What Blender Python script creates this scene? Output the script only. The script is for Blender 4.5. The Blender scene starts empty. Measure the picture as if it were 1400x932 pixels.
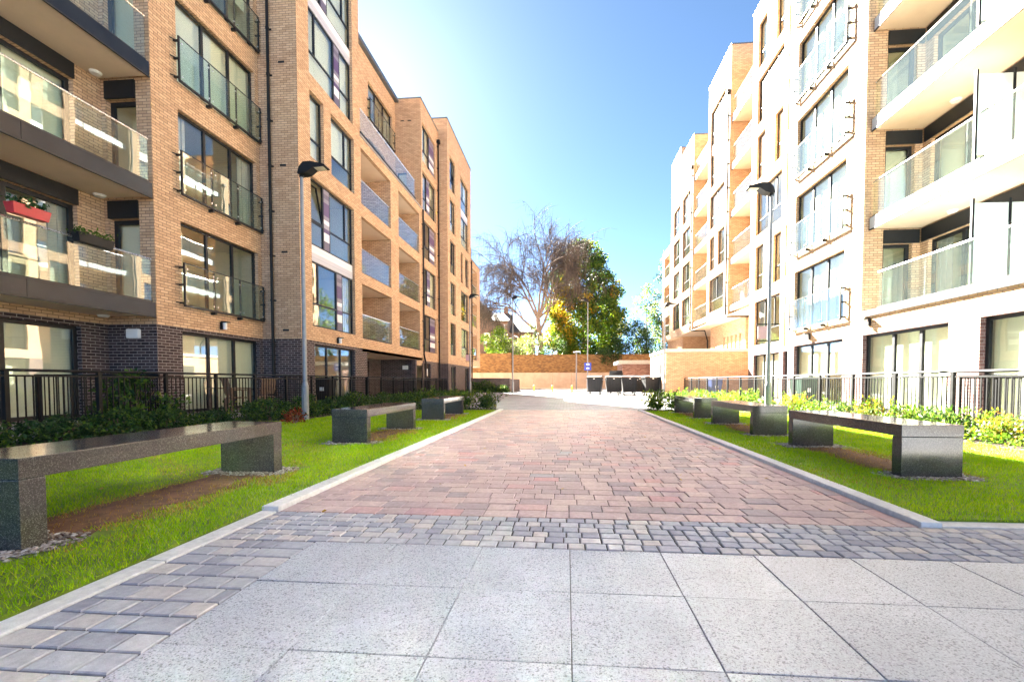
import bpy, bmesh, math, random
import numpy as np
from mathutils import Vector, Matrix, Euler

R = math.radians
PI = math.pi
sc = bpy.context.scene
COL = sc.collection
random.seed(7)
NPR = np.random.default_rng(11)

# ------------------------------------------------------------------ objects and tags
ORG = {}


def tag(o, label=None, cat=None, group=None, kind=None):
    if label: o['label'] = label
    if cat: o['category'] = cat
    if group: o['group'] = group
    if kind: o['kind'] = kind
    return o


def thing(name, loc, label, cat, group=None, rz=0.0):
    o = bpy.data.objects.new(name, None)
    COL.objects.link(o)
    o.empty_display_size = 0.2
    o.location = loc
    o.rotation_euler = (0, 0, rz)
    ORG[o.name] = Vector(loc)
    return tag(o, label, cat, group)


def copy_tree(o, parent=None):
    c = o.copy()
    COL.objects.link(c)
    if parent is not None:
        c.parent = parent
    ORG[c.name] = ORG.get(o.name, Vector((0, 0, 0)))
    for ch in list(o.children):
        copy_tree(ch, c)
    return c


class Fr:
    """A wall frame: a runs along the wall, d points out of it, z is up."""
    def __init__(s, axis, pos, sign):
        s.axis, s.pos, s.sign = axis, pos, sign

    def pt(s, a, d, z):
        if s.axis == 'x':
            return (s.pos + s.sign * d, a, z)
        return (a, s.pos + s.sign * d, z)


class MB:
    def __init__(s):
        s.v, s.f, s.m = [], [], []

    def add(s, vs, fs, mi=0):
        n = len(s.v)
        s.v.extend(vs)
        for f in fs:
            s.f.append(tuple(n + i for i in f))
            s.m.append(mi)
        return s

    def quad(s, a, b, c, d, mi=0):
        return s.add([a, b, c, d], [(0, 1, 2, 3)], mi)

    def box(s, x0, x1, y0, y1, z0, z1, mi=0):
        vs = [(x0, y0, z0), (x1, y0, z0), (x1, y1, z0), (x0, y1, z0), (x0, y0, z1), (x1, y0, z1), (x1, y1, z1), (x0, y1, z1)]
        return s.add(vs, [(0, 3, 2, 1), (4, 5, 6, 7), (0, 1, 5, 4), (1, 2, 6, 5), (2, 3, 7, 6), (3, 0, 4, 7)], mi)

    def fbox(s, F, a0, a1, d0, d1, z0, z1, mi=0):
        p, q = F.pt(a0, d0, z0), F.pt(a1, d1, z1)
        return s.box(min(p[0], q[0]), max(p[0], q[0]), min(p[1], q[1]), max(p[1], q[1]), min(p[2], q[2]), max(p[2], q[2]), mi)

    def tube(s, pts, rad, n=8, caps=True, mi=0):
        pts = [Vector(p) for p in pts]
        if not hasattr(rad, '__len__'):
            rad = [rad] * len(pts)
        rings = []
        ref = None
        for i, p in enumerate(pts):
            if i == 0: t = pts[1] - p
            elif i == len(pts) - 1: t = p - pts[i - 1]
            else: t = pts[i + 1] - pts[i - 1]
            t.normalize()
            if ref is None:
                ref = Vector((0, 0, 1)) if abs(t.z) < 0.9 else Vector((1, 0, 0))
            u = t.cross(ref)
            if u.length < 1e-5:
                u = t.cross(Vector((0.3, 1, 0.2)))
            u.normalize()
            w = u.cross(t)
            ref = w.copy()
            rings.append([tuple(p + (u * math.cos(k * 2 * PI / n) + w * math.sin(k * 2 * PI / n)) * rad[i]) for k in range(n)])
        vs = [q for r_ in rings for q in r_]
        fs = []
        for i in range(len(pts) - 1):
            for k in range(n):
                fs.append((i * n + k, i * n + (k + 1) % n, (i + 1) * n + (k + 1) % n, (i + 1) * n + k))
        if caps:
            fs.append(tuple(range(n - 1, -1, -1)))
            fs.append(tuple((len(pts) - 1) * n + k for k in range(n)))
        return s.add(vs, fs, mi)

    def cyl(s, x, y, z0, z1, r0, r1=None, n=16, mi=0):
        r1 = r0 if r1 is None else r1
        return s.tube([(x, y, z0), (x, y, z1)], [r0, r1], n, True, mi)

    def prism(s, poly, z0, z1, mi=0):
        n = len(poly)
        vs = [(x, y, z0) for x, y in poly] + [(x, y, z1) for x, y in poly]
        fs = [tuple(range(n - 1, -1, -1)), tuple(range(n, 2 * n))]
        for k in range(n):
            fs.append((k, (k + 1) % n, n + (k + 1) % n, n + k))
        return s.add(vs, fs, mi)

    def mesh(s, name, mats, org=(0, 0, 0), bevel=0, smooth=False, fix=True):
        me = bpy.data.meshes.new(name)
        o = org
        me.from_pydata([(x - o[0], y - o[1], z - o[2]) for x, y, z in s.v], [], s.f)
        if not isinstance(mats, (list, tuple)):
            mats = [mats]
        for m in mats:
            me.materials.append(m)
        if len(mats) > 1:
            me.polygons.foreach_set('material_index', s.m)
        if bevel or fix:
            bm = bmesh.new()
            bm.from_mesh(me)
            if fix:
                bmesh.ops.recalc_face_normals(bm, faces=bm.faces)
            if bevel:
                bmesh.ops.bevel(bm, geom=list(bm.edges), offset=bevel, segments=2, affect='EDGES', profile=0.6, clamp_overlap=True)
            bm.to_mesh(me)
            bm.free()
        if smooth:
            me.polygons.foreach_set('use_smooth', [True] * len(me.polygons))
        me.update()
        return me

    def build(s, name, mats, parent=None, bevel=0, smooth=False, fix=True, local=False):
        org = Vector((0, 0, 0))
        if parent is not None and not local:
            org = ORG[parent.name]
        me = s.mesh(name, mats, org, bevel, smooth, fix)
        o = bpy.data.objects.new(name, me)
        COL.objects.link(o)
        if parent is not None:
            o.parent = parent
            ORG[o.name] = org
        else:
            ORG[o.name] = Vector((0, 0, 0))
        return o


def np_mesh(name, verts, faces, mats, parent=None, mi=None):
    """verts (n,3) and faces (m,k) arrays, all faces with the same number of corners."""
    me = bpy.data.meshes.new(name)
    n, (m, k) = len(verts), faces.shape
    me.vertices.add(n)
    me.vertices.foreach_set('co', np.ascontiguousarray(verts, dtype=np.float32).ravel())
    me.loops.add(m * k)
    me.loops.foreach_set('vertex_index', np.ascontiguousarray(faces, dtype=np.int32).ravel())
    me.polygons.add(m)
    me.polygons.foreach_set('loop_start', np.arange(0, m * k, k, dtype=np.int32))
    me.polygons.foreach_set('loop_total', np.full(m, k, dtype=np.int32))
    for mt in (mats if isinstance(mats, (list, tuple)) else [mats]):
        me.materials.append(mt)
    if mi is not None:
        me.polygons.foreach_set('material_index', np.ascontiguousarray(mi, dtype=np.int32))
    me.polygons.foreach_set('use_smooth', np.zeros(m, dtype=bool))
    me.update(calc_edges=True)
    o = bpy.data.objects.new(name, me)
    COL.objects.link(o)
    if parent is not None:
        o.parent = parent
    ORG[o.name] = Vector((0, 0, 0))
    return o


# ------------------------------------------------------------------ materials
class NT:
    def __init__(s, name):
        s.m = bpy.data.materials.new(name)
        s.m.use_nodes = True
        s.t = s.m.node_tree
        s.t.nodes.clear()
        s.out = s.n('ShaderNodeOutputMaterial')

    def n(s, t, **kw):
        nd = s.t.nodes.new(t)
        for k, v in kw.items():
            if k.startswith('i_'):
                nd.inputs[k[2:].replace('_', ' ')].default_value = v
            else:
                setattr(nd, k, v)
        return nd

    def l(s, a, b):
        s.t.links.new(a, b)

    def mix(s, fac, a, b, blend='MIX'):
        nd = s.t.nodes.new('ShaderNodeMix')
        nd.data_type = 'RGBA'
        nd.blend_type = blend
        for inp, v in ((nd.inputs[0], fac), (nd.inputs[6], a), (nd.inputs[7], b)):
            if hasattr(v, 'is_linked') or hasattr(v, 'links'):
                s.l(v, inp)
            elif isinstance(v, (int, float)):
                inp.default_value = v
            else:
                inp.default_value = (*v, 1)
        return nd.outputs[2]

    def math(s, op, a, b=0.0, c=None):
        nd = s.t.nodes.new('ShaderNodeMath')
        nd.operation = op
        vals = [a, b] + ([c] if c is not None else [])
        for inp, v in zip(nd.inputs, vals):
            if hasattr(v, 'links'):
                s.l(v, inp)
            else:
                inp.default_value = v
        return nd.outputs[0]

    def ramp(s, fac, stops, interp='LINEAR'):
        nd = s.t.nodes.new('ShaderNodeValToRGB')
        cr = nd.color_ramp
        cr.interpolation = interp
        while len(cr.elements) > 1:
            cr.elements.remove(cr.elements[-1])
        cr.elements[0].position = stops[0][0]
        cr.elements[0].color = (*stops[0][1], 1)
        for p, c in stops[1:]:
            e = cr.elements.new(p)
            e.color = (*c, 1)
        s.l(fac, nd.inputs[0])
        return nd.outputs[0]

    def noise(s, vec, scale, detail=3, rough=0.55):
        nd = s.n('ShaderNodeTexNoise')
        nd.inputs['Scale'].default_value = scale
        nd.inputs['Detail'].default_value = detail
        nd.inputs['Roughness'].default_value = rough
        if vec is not None:
            s.l(vec, nd.inputs['Vector'])
        return nd.outputs['Fac']

    def obj(s):
        return s.n('ShaderNodeTexCoord').outputs['Object']

    def island(s):
        return s.n('ShaderNodeNewGeometry').outputs['Random Per Island']

    def bump(s, h, strength=0.3, dist=0.01):
        nd = s.n('ShaderNodeBump')
        nd.inputs['Strength'].default_value = strength
        nd.inputs['Distance'].default_value = dist
        s.l(h, nd.inputs['Height'])
        return nd.outputs[0]

    def princ(s, color, rough=0.6, metal=0.0, normal=None, spec=0.5):
        p = s.n('ShaderNodeBsdfPrincipled')
        for key, v in (('Base Color', color), ('Roughness', rough), ('Metallic', metal)):
            if hasattr(v, 'links'):
                s.l(v, p.inputs[key])
            elif key == 'Base Color':
                p.inputs[key].default_value = (*v, 1)
            else:
                p.inputs[key].default_value = v
        p.inputs['Specular IOR Level'].default_value = spec
        if normal is not None:
            s.l(normal, p.inputs['Normal'])
        return p.outputs[0]

    def done(s, sh):
        s.l(sh, s.out.inputs['Surface'])
        return s.m


def plain(name, col, rough=0.5, metal=0.0, var=0.12, scale=6.0, bump=0.0, spec=0.5):
    t = NT(name)
    o = t.obj()
    f = t.noise(o, scale, 4)
    dk = tuple(c * (1 - var) for c in col)
    lt = tuple(min(1, c * (1 + var)) for c in col)
    c = t.ramp(f, [(0.3, dk), (0.7, lt)])
    nm = t.bump(t.noise(o, scale * 12, 2), bump, 0.004) if bump else None
    rg = t.math('MULTIPLY_ADD', f, 0.2, max(0.02, rough - 0.1))
    return t.done(t.princ(c, rg, metal, nm, spec))


def brick(name, stops, mortar, bump=0.6, wide=0.225, high=0.075):
    t = NT(name)
    tc = t.n('ShaderNodeTexCoord')
    sep = t.n('ShaderNodeSeparateXYZ'); t.l(tc.outputs['Object'], sep.inputs[0])
    sn = t.n('ShaderNodeSeparateXYZ'); t.l(tc.outputs['Normal'], sn.inputs[0])
    isx = t.math('GREATER_THAN', t.math('ABSOLUTE', sn.outputs[0]), 0.6)
    isz = t.math('GREATER_THAN', t.math('ABSOLUTE', sn.outputs[2]), 0.6)
    mx = t.n('ShaderNodeMix'); mx.data_type = 'FLOAT'
    t.l(isx, mx.inputs[0]); t.l(sep.outputs[0], mx.inputs[2]); t.l(sep.outputs[1], mx.inputs[3])
    mz = t.n('ShaderNodeMix'); mz.data_type = 'FLOAT'
    t.l(isz, mz.inputs[0]); t.l(sep.outputs[2], mz.inputs[2]); t.l(sep.outputs[1], mz.inputs[3])
    cb = t.n('ShaderNodeCombineXYZ'); t.l(mx.outputs[0], cb.inputs[0]); t.l(mz.outputs[0], cb.inputs[1])
    bt = t.n('ShaderNodeTexBrick')
    t.l(cb.outputs[0], bt.inputs['Vector'])
    bt.inputs['Scale'].default_value = 1.0
    bt.inputs['Brick Width'].default_value = wide
    bt.inputs['Row Height'].default_value = high
    bt.inputs['Mortar Size'].default_value = 0.0085
    bt.inputs['Mortar Smooth'].default_value = 0.2
    bt.inputs['Bias'].default_value = 0.0
    bt.inputs['Color1'].default_value = (0, 0, 0, 1)
    bt.inputs['Color2'].default_value = (1, 1, 1, 1)
    bt.inputs['Mortar'].default_value = (0.5, 0.5, 0.5, 1)
    var = t.noise(tc.outputs['Object'], 7.0, 3)
    rv = t.math('ADD', t.math('MULTIPLY', bt.outputs['Color'], 0.75), t.math('MULTIPLY', t.math('SUBTRACT', var, 0.35), 0.4))
    c = t.ramp(rv, stops)
    big = t.noise(tc.outputs['Object'], 0.5, 4)
    c = t.mix(0.22, c, t.ramp(big, [(0.3, (0.55, 0.5, 0.48)), (0.7, (1, 1, 1))]), 'MULTIPLY')
    c = t.mix(bt.outputs['Fac'], c, mortar)
    h = t.math('SUBTRACT', t.math('MULTIPLY', t.noise(tc.outputs['Object'], 90, 2), 0.35), bt.outputs['Fac'])
    return t.done(t.princ(c, 0.85, 0, t.bump(h, bump, 0.006), 0.25))


def glass(name, tint, f0, refl=(1, 1, 1), rough=0.0, body=None, bodyfac=0.0, wavy=0.0):
    t = NT(name)
    g = t.n('ShaderNodeNewGeometry')
    dp = t.n('ShaderNodeVectorMath'); dp.operation = 'DOT_PRODUCT'
    t.l(g.outputs['Normal'], dp.inputs[0]); t.l(g.outputs['Incoming'], dp.inputs[1])
    c = t.math('ABSOLUTE', dp.outputs['Value'])
    k = t.math('POWER', t.math('SUBTRACT', 1.0, c), 5.0)
    fr = t.math('MULTIPLY_ADD', k, 1 - f0, f0)
    tr = t.n('ShaderNodeBsdfTransparent'); tr.inputs[0].default_value = (*tint, 1)
    gl = t.n('ShaderNodeBsdfGlossy'); gl.inputs[0].default_value = (*refl, 1); gl.inputs['Roughness'].default_value = rough
    sh = tr.outputs[0]
    if body is not None:
        df = t.n('ShaderNodeBsdfDiffuse'); df.inputs[0].default_value = (*body, 1)
        m0 = t.n('ShaderNodeMixShader'); m0.inputs[0].default_value = bodyfac
        t.l(sh, m0.inputs[1]); t.l(df.outputs[0], m0.inputs[2]); sh = m0.outputs[0]
    rf = gl.outputs[0]
    if wavy:      # float glass is never optically flat: the reflections wander a little
        t.l(t.bump(t.noise(t.obj(), 1.3, 1), wavy, 0.012), gl.inputs['Normal'])
    m = t.n('ShaderNodeMixShader')
    t.l(fr, m.inputs[0]); t.l(sh, m.inputs[1]); t.l(rf, m.inputs[2])
    return t.done(m.outputs[0])


def leafmat(name, stops, trans=0.35, rough=0.5, patch=0.0):
    t = NT(name)
    c = t.ramp(t.island(), stops)
    if patch:
        c = t.mix(0.75, c, t.ramp(t.noise(t.obj(), patch, 5, 0.65), [(0.32, (0.62, 0.78, 0.7)), (0.5, (1, 1, 1)), (0.68, (1.25, 1.08, 0.9))]), 'MULTIPLY')
    p = t.princ(c, rough, 0, None, 0.12)
    tl = t.n('ShaderNodeBsdfTranslucent')
    lt = t.mix(0.5, c, (0.9, 0.95, 0.2), 'SOFT_LIGHT')
    t.l(lt, tl.inputs[0])
    m = t.n('ShaderNodeMixShader'); m.inputs[0].default_value = trans
    t.l(p, m.inputs[1]); t.l(tl.outputs[0], m.inputs[2])
    return t.done(m.outputs[0])


M = {}
M['buff'] = brick('buff_brick', [(0.05, (0.47, 0.295, 0.175)), (0.35, (0.56, 0.365, 0.22)), (0.65, (0.62, 0.415, 0.255)), (0.95, (0.67, 0.465, 0.295))], (0.205, 0.135, 0.088))
M['dark'] = brick('dark_brick', [(0.05, (0.030, 0.020, 0.021)), (0.5, (0.060, 0.040, 0.040)), (0.95, (0.10, 0.068, 0.064))], (0.27, 0.23, 0.21))
M['pink'] = brick('sunlit_dark_brick', [(0.05, (0.105, 0.053, 0.046)), (0.5, (0.155, 0.081, 0.071)), (0.95, (0.205, 0.118, 0.105))], (0.248, 0.211, 0.192))  # dark base brick again, its pinkish sunlit look put into the colour
M['wallbrick'] = brick('stock_brick', [(0.05, (0.099, 0.050, 0.020)), (0.5, (0.211, 0.115, 0.040)), (0.95, (0.304, 0.185, 0.073))], (0.198, 0.145, 0.092), wide=0.3, high=0.1)
M['redbrick'] = brick('red_brick', [(0.05, (0.22, 0.09, 0.06)), (0.5, (0.34, 0.17, 0.12)), (0.95, (0.45, 0.26, 0.19))], (0.36, 0.30, 0.26), wide=0.3, high=0.1)
M['metal'] = plain('charcoal_metal', (0.012, 0.0135, 0.016), 0.45, 0.0, 0.15, 9, 0.0, 0.3)
M['fascia'] = plain('slate_grey_cladding', (0.016, 0.021, 0.030), 0.18, 0.0, 0.1, 3, 0.0, 0.2)
M['fascia_light'] = plain('pale_grey_cladding', (0.56, 0.58, 0.60), 0.4, 0.0, 0.06, 3)
M['soffit'] = plain('cream_soffit', (0.64, 0.50, 0.37), 0.8, 0, 0.05, 2)
M['plaster'] = plain('cream_plaster', (0.66, 0.60, 0.44), 0.9, 0, 0.05, 1)
M['blind'] = plain('cream_blind', (0.74, 0.72, 0.58), 0.85, 0, 0.05, 1)
M['curtain'] = plain('grey_curtain', (0.50, 0.48, 0.44), 0.9, 0, 0.1, 3)
M['floor_in'] = plain('oak_floor', (0.30, 0.19, 0.10), 0.5, 0, 0.15, 3)
M['coping'] = plain('coping_metal', (0.10, 0.115, 0.13), 0.4, 0.3, 0.1, 3)
M['stonecap'] = plain('pale_stone', (0.52, 0.48, 0.42), 0.8, 0, 0.12, 8, 0.2)
M['steel'] = plain('brushed_steel', (0.58, 0.58, 0.57), 0.28, 1.0, 0.06, 30)
M['galv'] = plain('galvanised_steel', (0.24, 0.25, 0.26), 0.5, 0.4, 0.15, 14)
M['black'] = plain('black_plastic', (0.008, 0.0085, 0.0095), 0.5, 0, 0.25, 8, 0.0, 0.25)
M['binblack'] = plain('bin_plastic', (0.012, 0.0125, 0.014), 0.55, 0, 0.3, 5, 0.0, 0.3)
M['bingreen'] = plain('bin_green_plastic', (0.012, 0.050, 0.030), 0.45, 0, 0.2, 5)
M['binblue'] = plain('bin_blue_plastic', (0.02, 0.05, 0.20), 0.45, 0, 0.2, 5)
M['yellow'] = plain('yellow_paint', (0.70, 0.38, 0.02), 0.5, 0, 0.1, 8)
M['white'] = plain('white_paint', (0.78, 0.78, 0.76), 0.5, 0, 0.04, 4)
M['lens'] = plain('lamp_lens', (0.75, 0.68, 0.52), 0.25, 0, 0.05, 30)
M['signblue'] = plain('sign_blue', (0.02, 0.05, 0.36), 0.45, 0, 0.05, 8)
M['banner'] = plain('banner_pink', (0.58, 0.36, 0.40), 0.8, 0, 0.1, 8)
M['banner2'] = plain('banner_grey', (0.55, 0.55, 0.57), 0.8, 0, 0.1, 8)
M['redplastic'] = plain('red_plastic', (0.45, 0.02, 0.03), 0.4, 0, 0.1, 8)
M['wood'] = plain('weathered_wood', (0.16, 0.10, 0.065), 0.7, 0, 0.3, 14)
M['soil'] = plain('bed_soil', (0.045, 0.030, 0.020), 0.95, 0, 0.5, 9, 0.8)
M['bark'] = plain('tree_bark', (0.19, 0.145, 0.12), 0.9, 0, 0.35, 3, 0.6)
M['twig'] = plain('tree_twig', (0.070, 0.055, 0.046), 0.9, 0, 0.25, 3)
M['slate'] = plain('roof_slate', (0.13, 0.11, 0.10), 0.7, 0, 0.3, 2, 0.5)
M['render'] = plain('pale_render', (0.46, 0.36, 0.28), 0.85, 0, 0.14, 1.2, 0.2)
M['fence'] = plain('black_railing', (0.005, 0.0055, 0.0065), 0.5, 0, 0.2, 8, 0.0, 0.2)
M['glass'] = glass('window_glass', (0.93, 0.96, 0.94), 0.11, (0.96, 0.99, 1.0), 0.0, wavy=0.14)
M['glass_streak'] = glass('sun_streak_glass', (0.90, 0.94, 0.92), 0.36, (0.98, 0.99, 1.0), 0.115, wavy=0.2)  # flat panes, roughened and extra reflective to throw sun streaks on the road
M['glass_streak_mild'] = glass('mild_sun_streak_glass', (0.93, 0.96, 0.94), 0.16, (0.98, 0.99, 1.0), 0.11, wavy=0.2)  # flat and rough too, reflectance lowered for a softer sun streak
M['glass_streak_faint'] = glass('faint_sun_streak_glass', (0.93, 0.96, 0.94), 0.05, (0.66, 0.67, 0.68), 0.12, wavy=0.2)  # flat and rough, reflection dimmed to temper the sun patch on the slabs
M['bglass'] = glass('balustrade_glass', (0.90, 0.955, 0.935), 0.05, (0.97, 1.0, 1.0), 0.0, (0.52, 0.62, 0.60), 0.02, wavy=0.1)
M['milk'] = glass('milky_glass', (0.8, 0.9, 0.88), 0.06, (1, 1, 1), 0.0, (0.80, 0.84, 0.84), 0.65)
M['spandrel'] = glass('back_painted_glass', (0.8, 0.9, 0.9), 0.10, (0.95, 1, 1), 0.0, (0.55, 0.60, 0.61), 0.9)


def stripes():
    t = NT('striped_cladding')
    c = t.ramp(t.island(), [(0.0, (0.085, 0.045, 0.125)), (0.26, (0.20, 0.18, 0.22)), (0.46, (0.115, 0.095, 0.135)), (0.64, (0.30, 0.29, 0.33)), (0.8, (0.70, 0.68, 0.70))], 'CONSTANT')
    return t.done(t.princ(c, 0.4))


M['stripes'] = stripes()


def bands():
    t = NT('banded_cladding')
    c = t.ramp(t.island(), [(0.0, (0.30, 0.31, 0.35)), (0.34, (0.46, 0.46, 0.50)), (0.67, (0.66, 0.66, 0.68))], 'CONSTANT')
    return t.done(t.princ(c, 0.35))


M['bands'] = bands()


def granite_bench():
    t = NT('dark_granite')
    o = t.obj()
    v = t.n('ShaderNodeTexVoronoi'); v.inputs['Scale'].default_value = 240; t.l(o, v.inputs['Vector'])
    f = t.n('ShaderNodeSeparateColor'); t.l(v.outputs['Color'], f.inputs[0])
    c = t.ramp(f.outputs[0], [(0.0, (0.040, 0.036, 0.032)), (0.5, (0.060, 0.053, 0.046)), (0.8, (0.082, 0.073, 0.064)), (0.97, (0.155, 0.14, 0.125))])
    c = t.mix(0.5, c, t.ramp(t.noise(o, 2.5, 4), [(0.3, (0.65, 0.6, 0.56)), (0.7, (1, 1, 1))]), 'MULTIPLY')
    rg = t.math('MULTIPLY_ADD', t.noise(o, 5, 4), 0.16, 0.04)
    return t.done(t.princ(c, rg, 0, t.bump(f.outputs[1], 0.04, 0.001), 0.7))


M['bench'] = granite_bench()


def granite_slab():
    t = NT('silver_granite')
    o = t.obj()
    v = t.n('ShaderNodeTexVoronoi'); v.inputs['Scale'].default_value = 230; t.l(o, v.inputs['Vector'])
    f = t.n('ShaderNodeSeparateColor'); t.l(v.outputs['Color'], f.inputs[0])
    v2 = t.n('ShaderNodeTexVoronoi'); v2.inputs['Scale'].default_value = 150; t.l(o, v2.inputs['Vector'])
    f2 = t.n('ShaderNodeSeparateColor'); t.l(v2.outputs['Color'], f2.inputs[0])
    c = t.ramp(f.outputs[0], [(0.0, (0.20, 0.205, 0.22)), (0.2, (0.37, 0.395, 0.44)), (0.6, (0.435, 0.46, 0.51)), (1.0, (0.53, 0.555, 0.60))])
    c = t.mix(t.math('GREATER_THAN', f2.outputs[0], 0.94), c, (0.20, 0.205, 0.225))
    c = t.mix(1.0, c, t.ramp(t.island(), [(0.0, (0.90, 0.90, 0.90)), (1.0, (1.0, 1.0, 1.0))]), 'MULTIPLY')
    c = t.mix(0.7, c, t.ramp(t.noise(o, 2.2, 5, 0.6), [(0.3, (0.72, 0.72, 0.74)), (0.65, (1, 1, 1))]), 'MULTIPLY')
    return t.done(t.princ(c, 0.55, 0, t.bump(f.outputs[1], 0.12, 0.002), 0.4))


M['slab'] = granite_slab()


def paver(name, stops, rough=0.92):
    t = NT(name)
    o = t.obj()
    c = t.ramp(t.island(), stops)
    n1 = t.noise(o, 26, 5, 0.65)
    c = t.mix(0.55, c, t.ramp(n1, [(0.25, (0.55, 0.54, 0.53)), (0.75, (1.15, 1.14, 1.12))]), 'MULTIPLY')
    c = t.mix(0.45, c, t.ramp(t.noise(o, 1.1, 5), [(0.3, (0.66, 0.64, 0.63)), (0.7, (1, 1, 1))]), 'MULTIPLY')
    return t.done(t.princ(c, rough, 0, t.bump(t.noise(o, 160, 3), 0.35, 0.003), 0.15))


M['sett'] = paver('grey_sett', [(0.0, (0.348, 0.354, 0.396)), (0.35, (0.444, 0.450, 0.486)), (0.7, (0.516, 0.516, 0.534)), (0.88, (0.564, 0.534, 0.504)), (1.0, (0.624, 0.576, 0.528))])
M['redblock'] = paver('red_block_paving', [(0.0, (0.407, 0.352, 0.352)), (0.2, (0.506, 0.396, 0.380)), (0.55, (0.561, 0.435, 0.407)), (0.85, (0.616, 0.484, 0.440)), (0.96, (0.594, 0.363, 0.341)), (1.0, (0.440, 0.429, 0.440))])
M['kerb'] = paver('pale_kerb', [(0.0, (0.672, 0.672, 0.655)), (1.0, (0.784, 0.778, 0.762))])
M['pebble'] = paver('pebbles', [(0.0, (0.16, 0.12, 0.10)), (0.4, (0.33, 0.28, 0.24)), (0.8, (0.48, 0.44, 0.40)), (1.0, (0.62, 0.60, 0.57))])


def pavedroad():
    t = NT('pale_block_road')
    o = t.obj()
    bt = t.n('ShaderNodeTexBrick'); t.l(o, bt.inputs['Vector'])
    bt.inputs['Scale'].default_value = 1; bt.inputs['Brick Width'].default_value = 0.24; bt.inputs['Row Height'].default_value = 0.16
    bt.inputs['Mortar Size'].default_value = 0.006
    bt.inputs['Color1'].default_value = (0.22, 0.22, 0.235, 1); bt.inputs['Color2'].default_value = (0.33, 0.32, 0.325, 1); bt.inputs['Mortar'].default_value = (0.14, 0.13, 0.13, 1)
    c = t.mix(0.5, bt.outputs['Color'], t.ramp(t.noise(o, 0.6, 5), [(0.3, (0.66, 0.65, 0.65)), (0.7, (1, 1, 1))]), 'MULTIPLY')
    return t.done(t.princ(c, 0.8))


M['road'] = pavedroad()
M['ground'] = plain('base_ground', (0.16, 0.15, 0.14), 0.95, 0, 0.2, 0.6)
M['joint'] = plain('joint_sand', (0.040, 0.036, 0.032), 0.95, 0, 0.3, 12)
M['patio'] = plain('patio_paving', (0.26, 0.25, 0.24), 0.85, 0, 0.15, 3)
M['bank'] = plain('rough_bank', (0.06, 0.075, 0.025), 0.95, 0, 0.5, 0.6)
M['turf'] = plain('lawn_soil', (0.13, 0.19, 0.008), 0.95, 0, 0.4, 8, 0.8)
M['grass'] = leafmat('grass_blade', [(0.0, (0.16, 0.33, 0.004)), (0.4, (0.25, 0.45, 0.005)), (0.8, (0.34, 0.53, 0.006)), (0.94, (0.42, 0.50, 0.015)), (1.0, (0.44, 0.38, 0.09))], 0.4, 0.75, 1.6)
M['straw'] = leafmat('dry_grass_blade', [(0.0, (0.20, 0.105, 0.025)), (0.5, (0.40, 0.235, 0.055)), (1.0, (0.52, 0.35, 0.11))], 0.25, 0.7)
M['dirt'] = plain('worn_dirt', (0.125, 0.060, 0.028), 0.95, 0, 0.45, 12, 0.8)
M['leafdark'] = leafmat('dark_leaf', [(0.0, (0.010, 0.030, 0.012)), (0.6, (0.025, 0.062, 0.020)), (1.0, (0.055, 0.10, 0.030))], 0.2, 0.35)
M['leafmid'] = leafmat('mid_leaf', [(0.0, (0.025, 0.060, 0.012)), (0.5, (0.060, 0.115, 0.018)), (0.9, (0.11, 0.17, 0.03)), (1.0, (0.20, 0.20, 0.05))], 0.35)
M['leaflime'] = leafmat('lime_leaf', [(0.0, (0.045, 0.095, 0.012)), (0.5, (0.085, 0.15, 0.018)), (1.0, (0.19, 0.23, 0.03))], 0.45)
M['leafgold'] = leafmat('gold_leaf', [(0.0, (0.10, 0.10, 0.015)), (0.4, (0.24, 0.18, 0.018)), (0.8, (0.40, 0.26, 0.02)), (1.0, (0.36, 0.14, 0.03))], 0.4)
M['leafpale'] = leafmat('pale_leaf', [(0.0, (0.08, 0.12, 0.05)), (0.5, (0.17, 0.22, 0.10)), (1.0, (0.33, 0.37, 0.20))], 0.35)
M['leafred'] = leafmat('rust_leaf', [(0.0, (0.10, 0.02, 0.012)), (1.0, (0.30, 0.07, 0.03))], 0.3)
# ------------------------------------------------------------------ building parts
RW = random.Random(5)
GLZ = 'glass'


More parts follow.
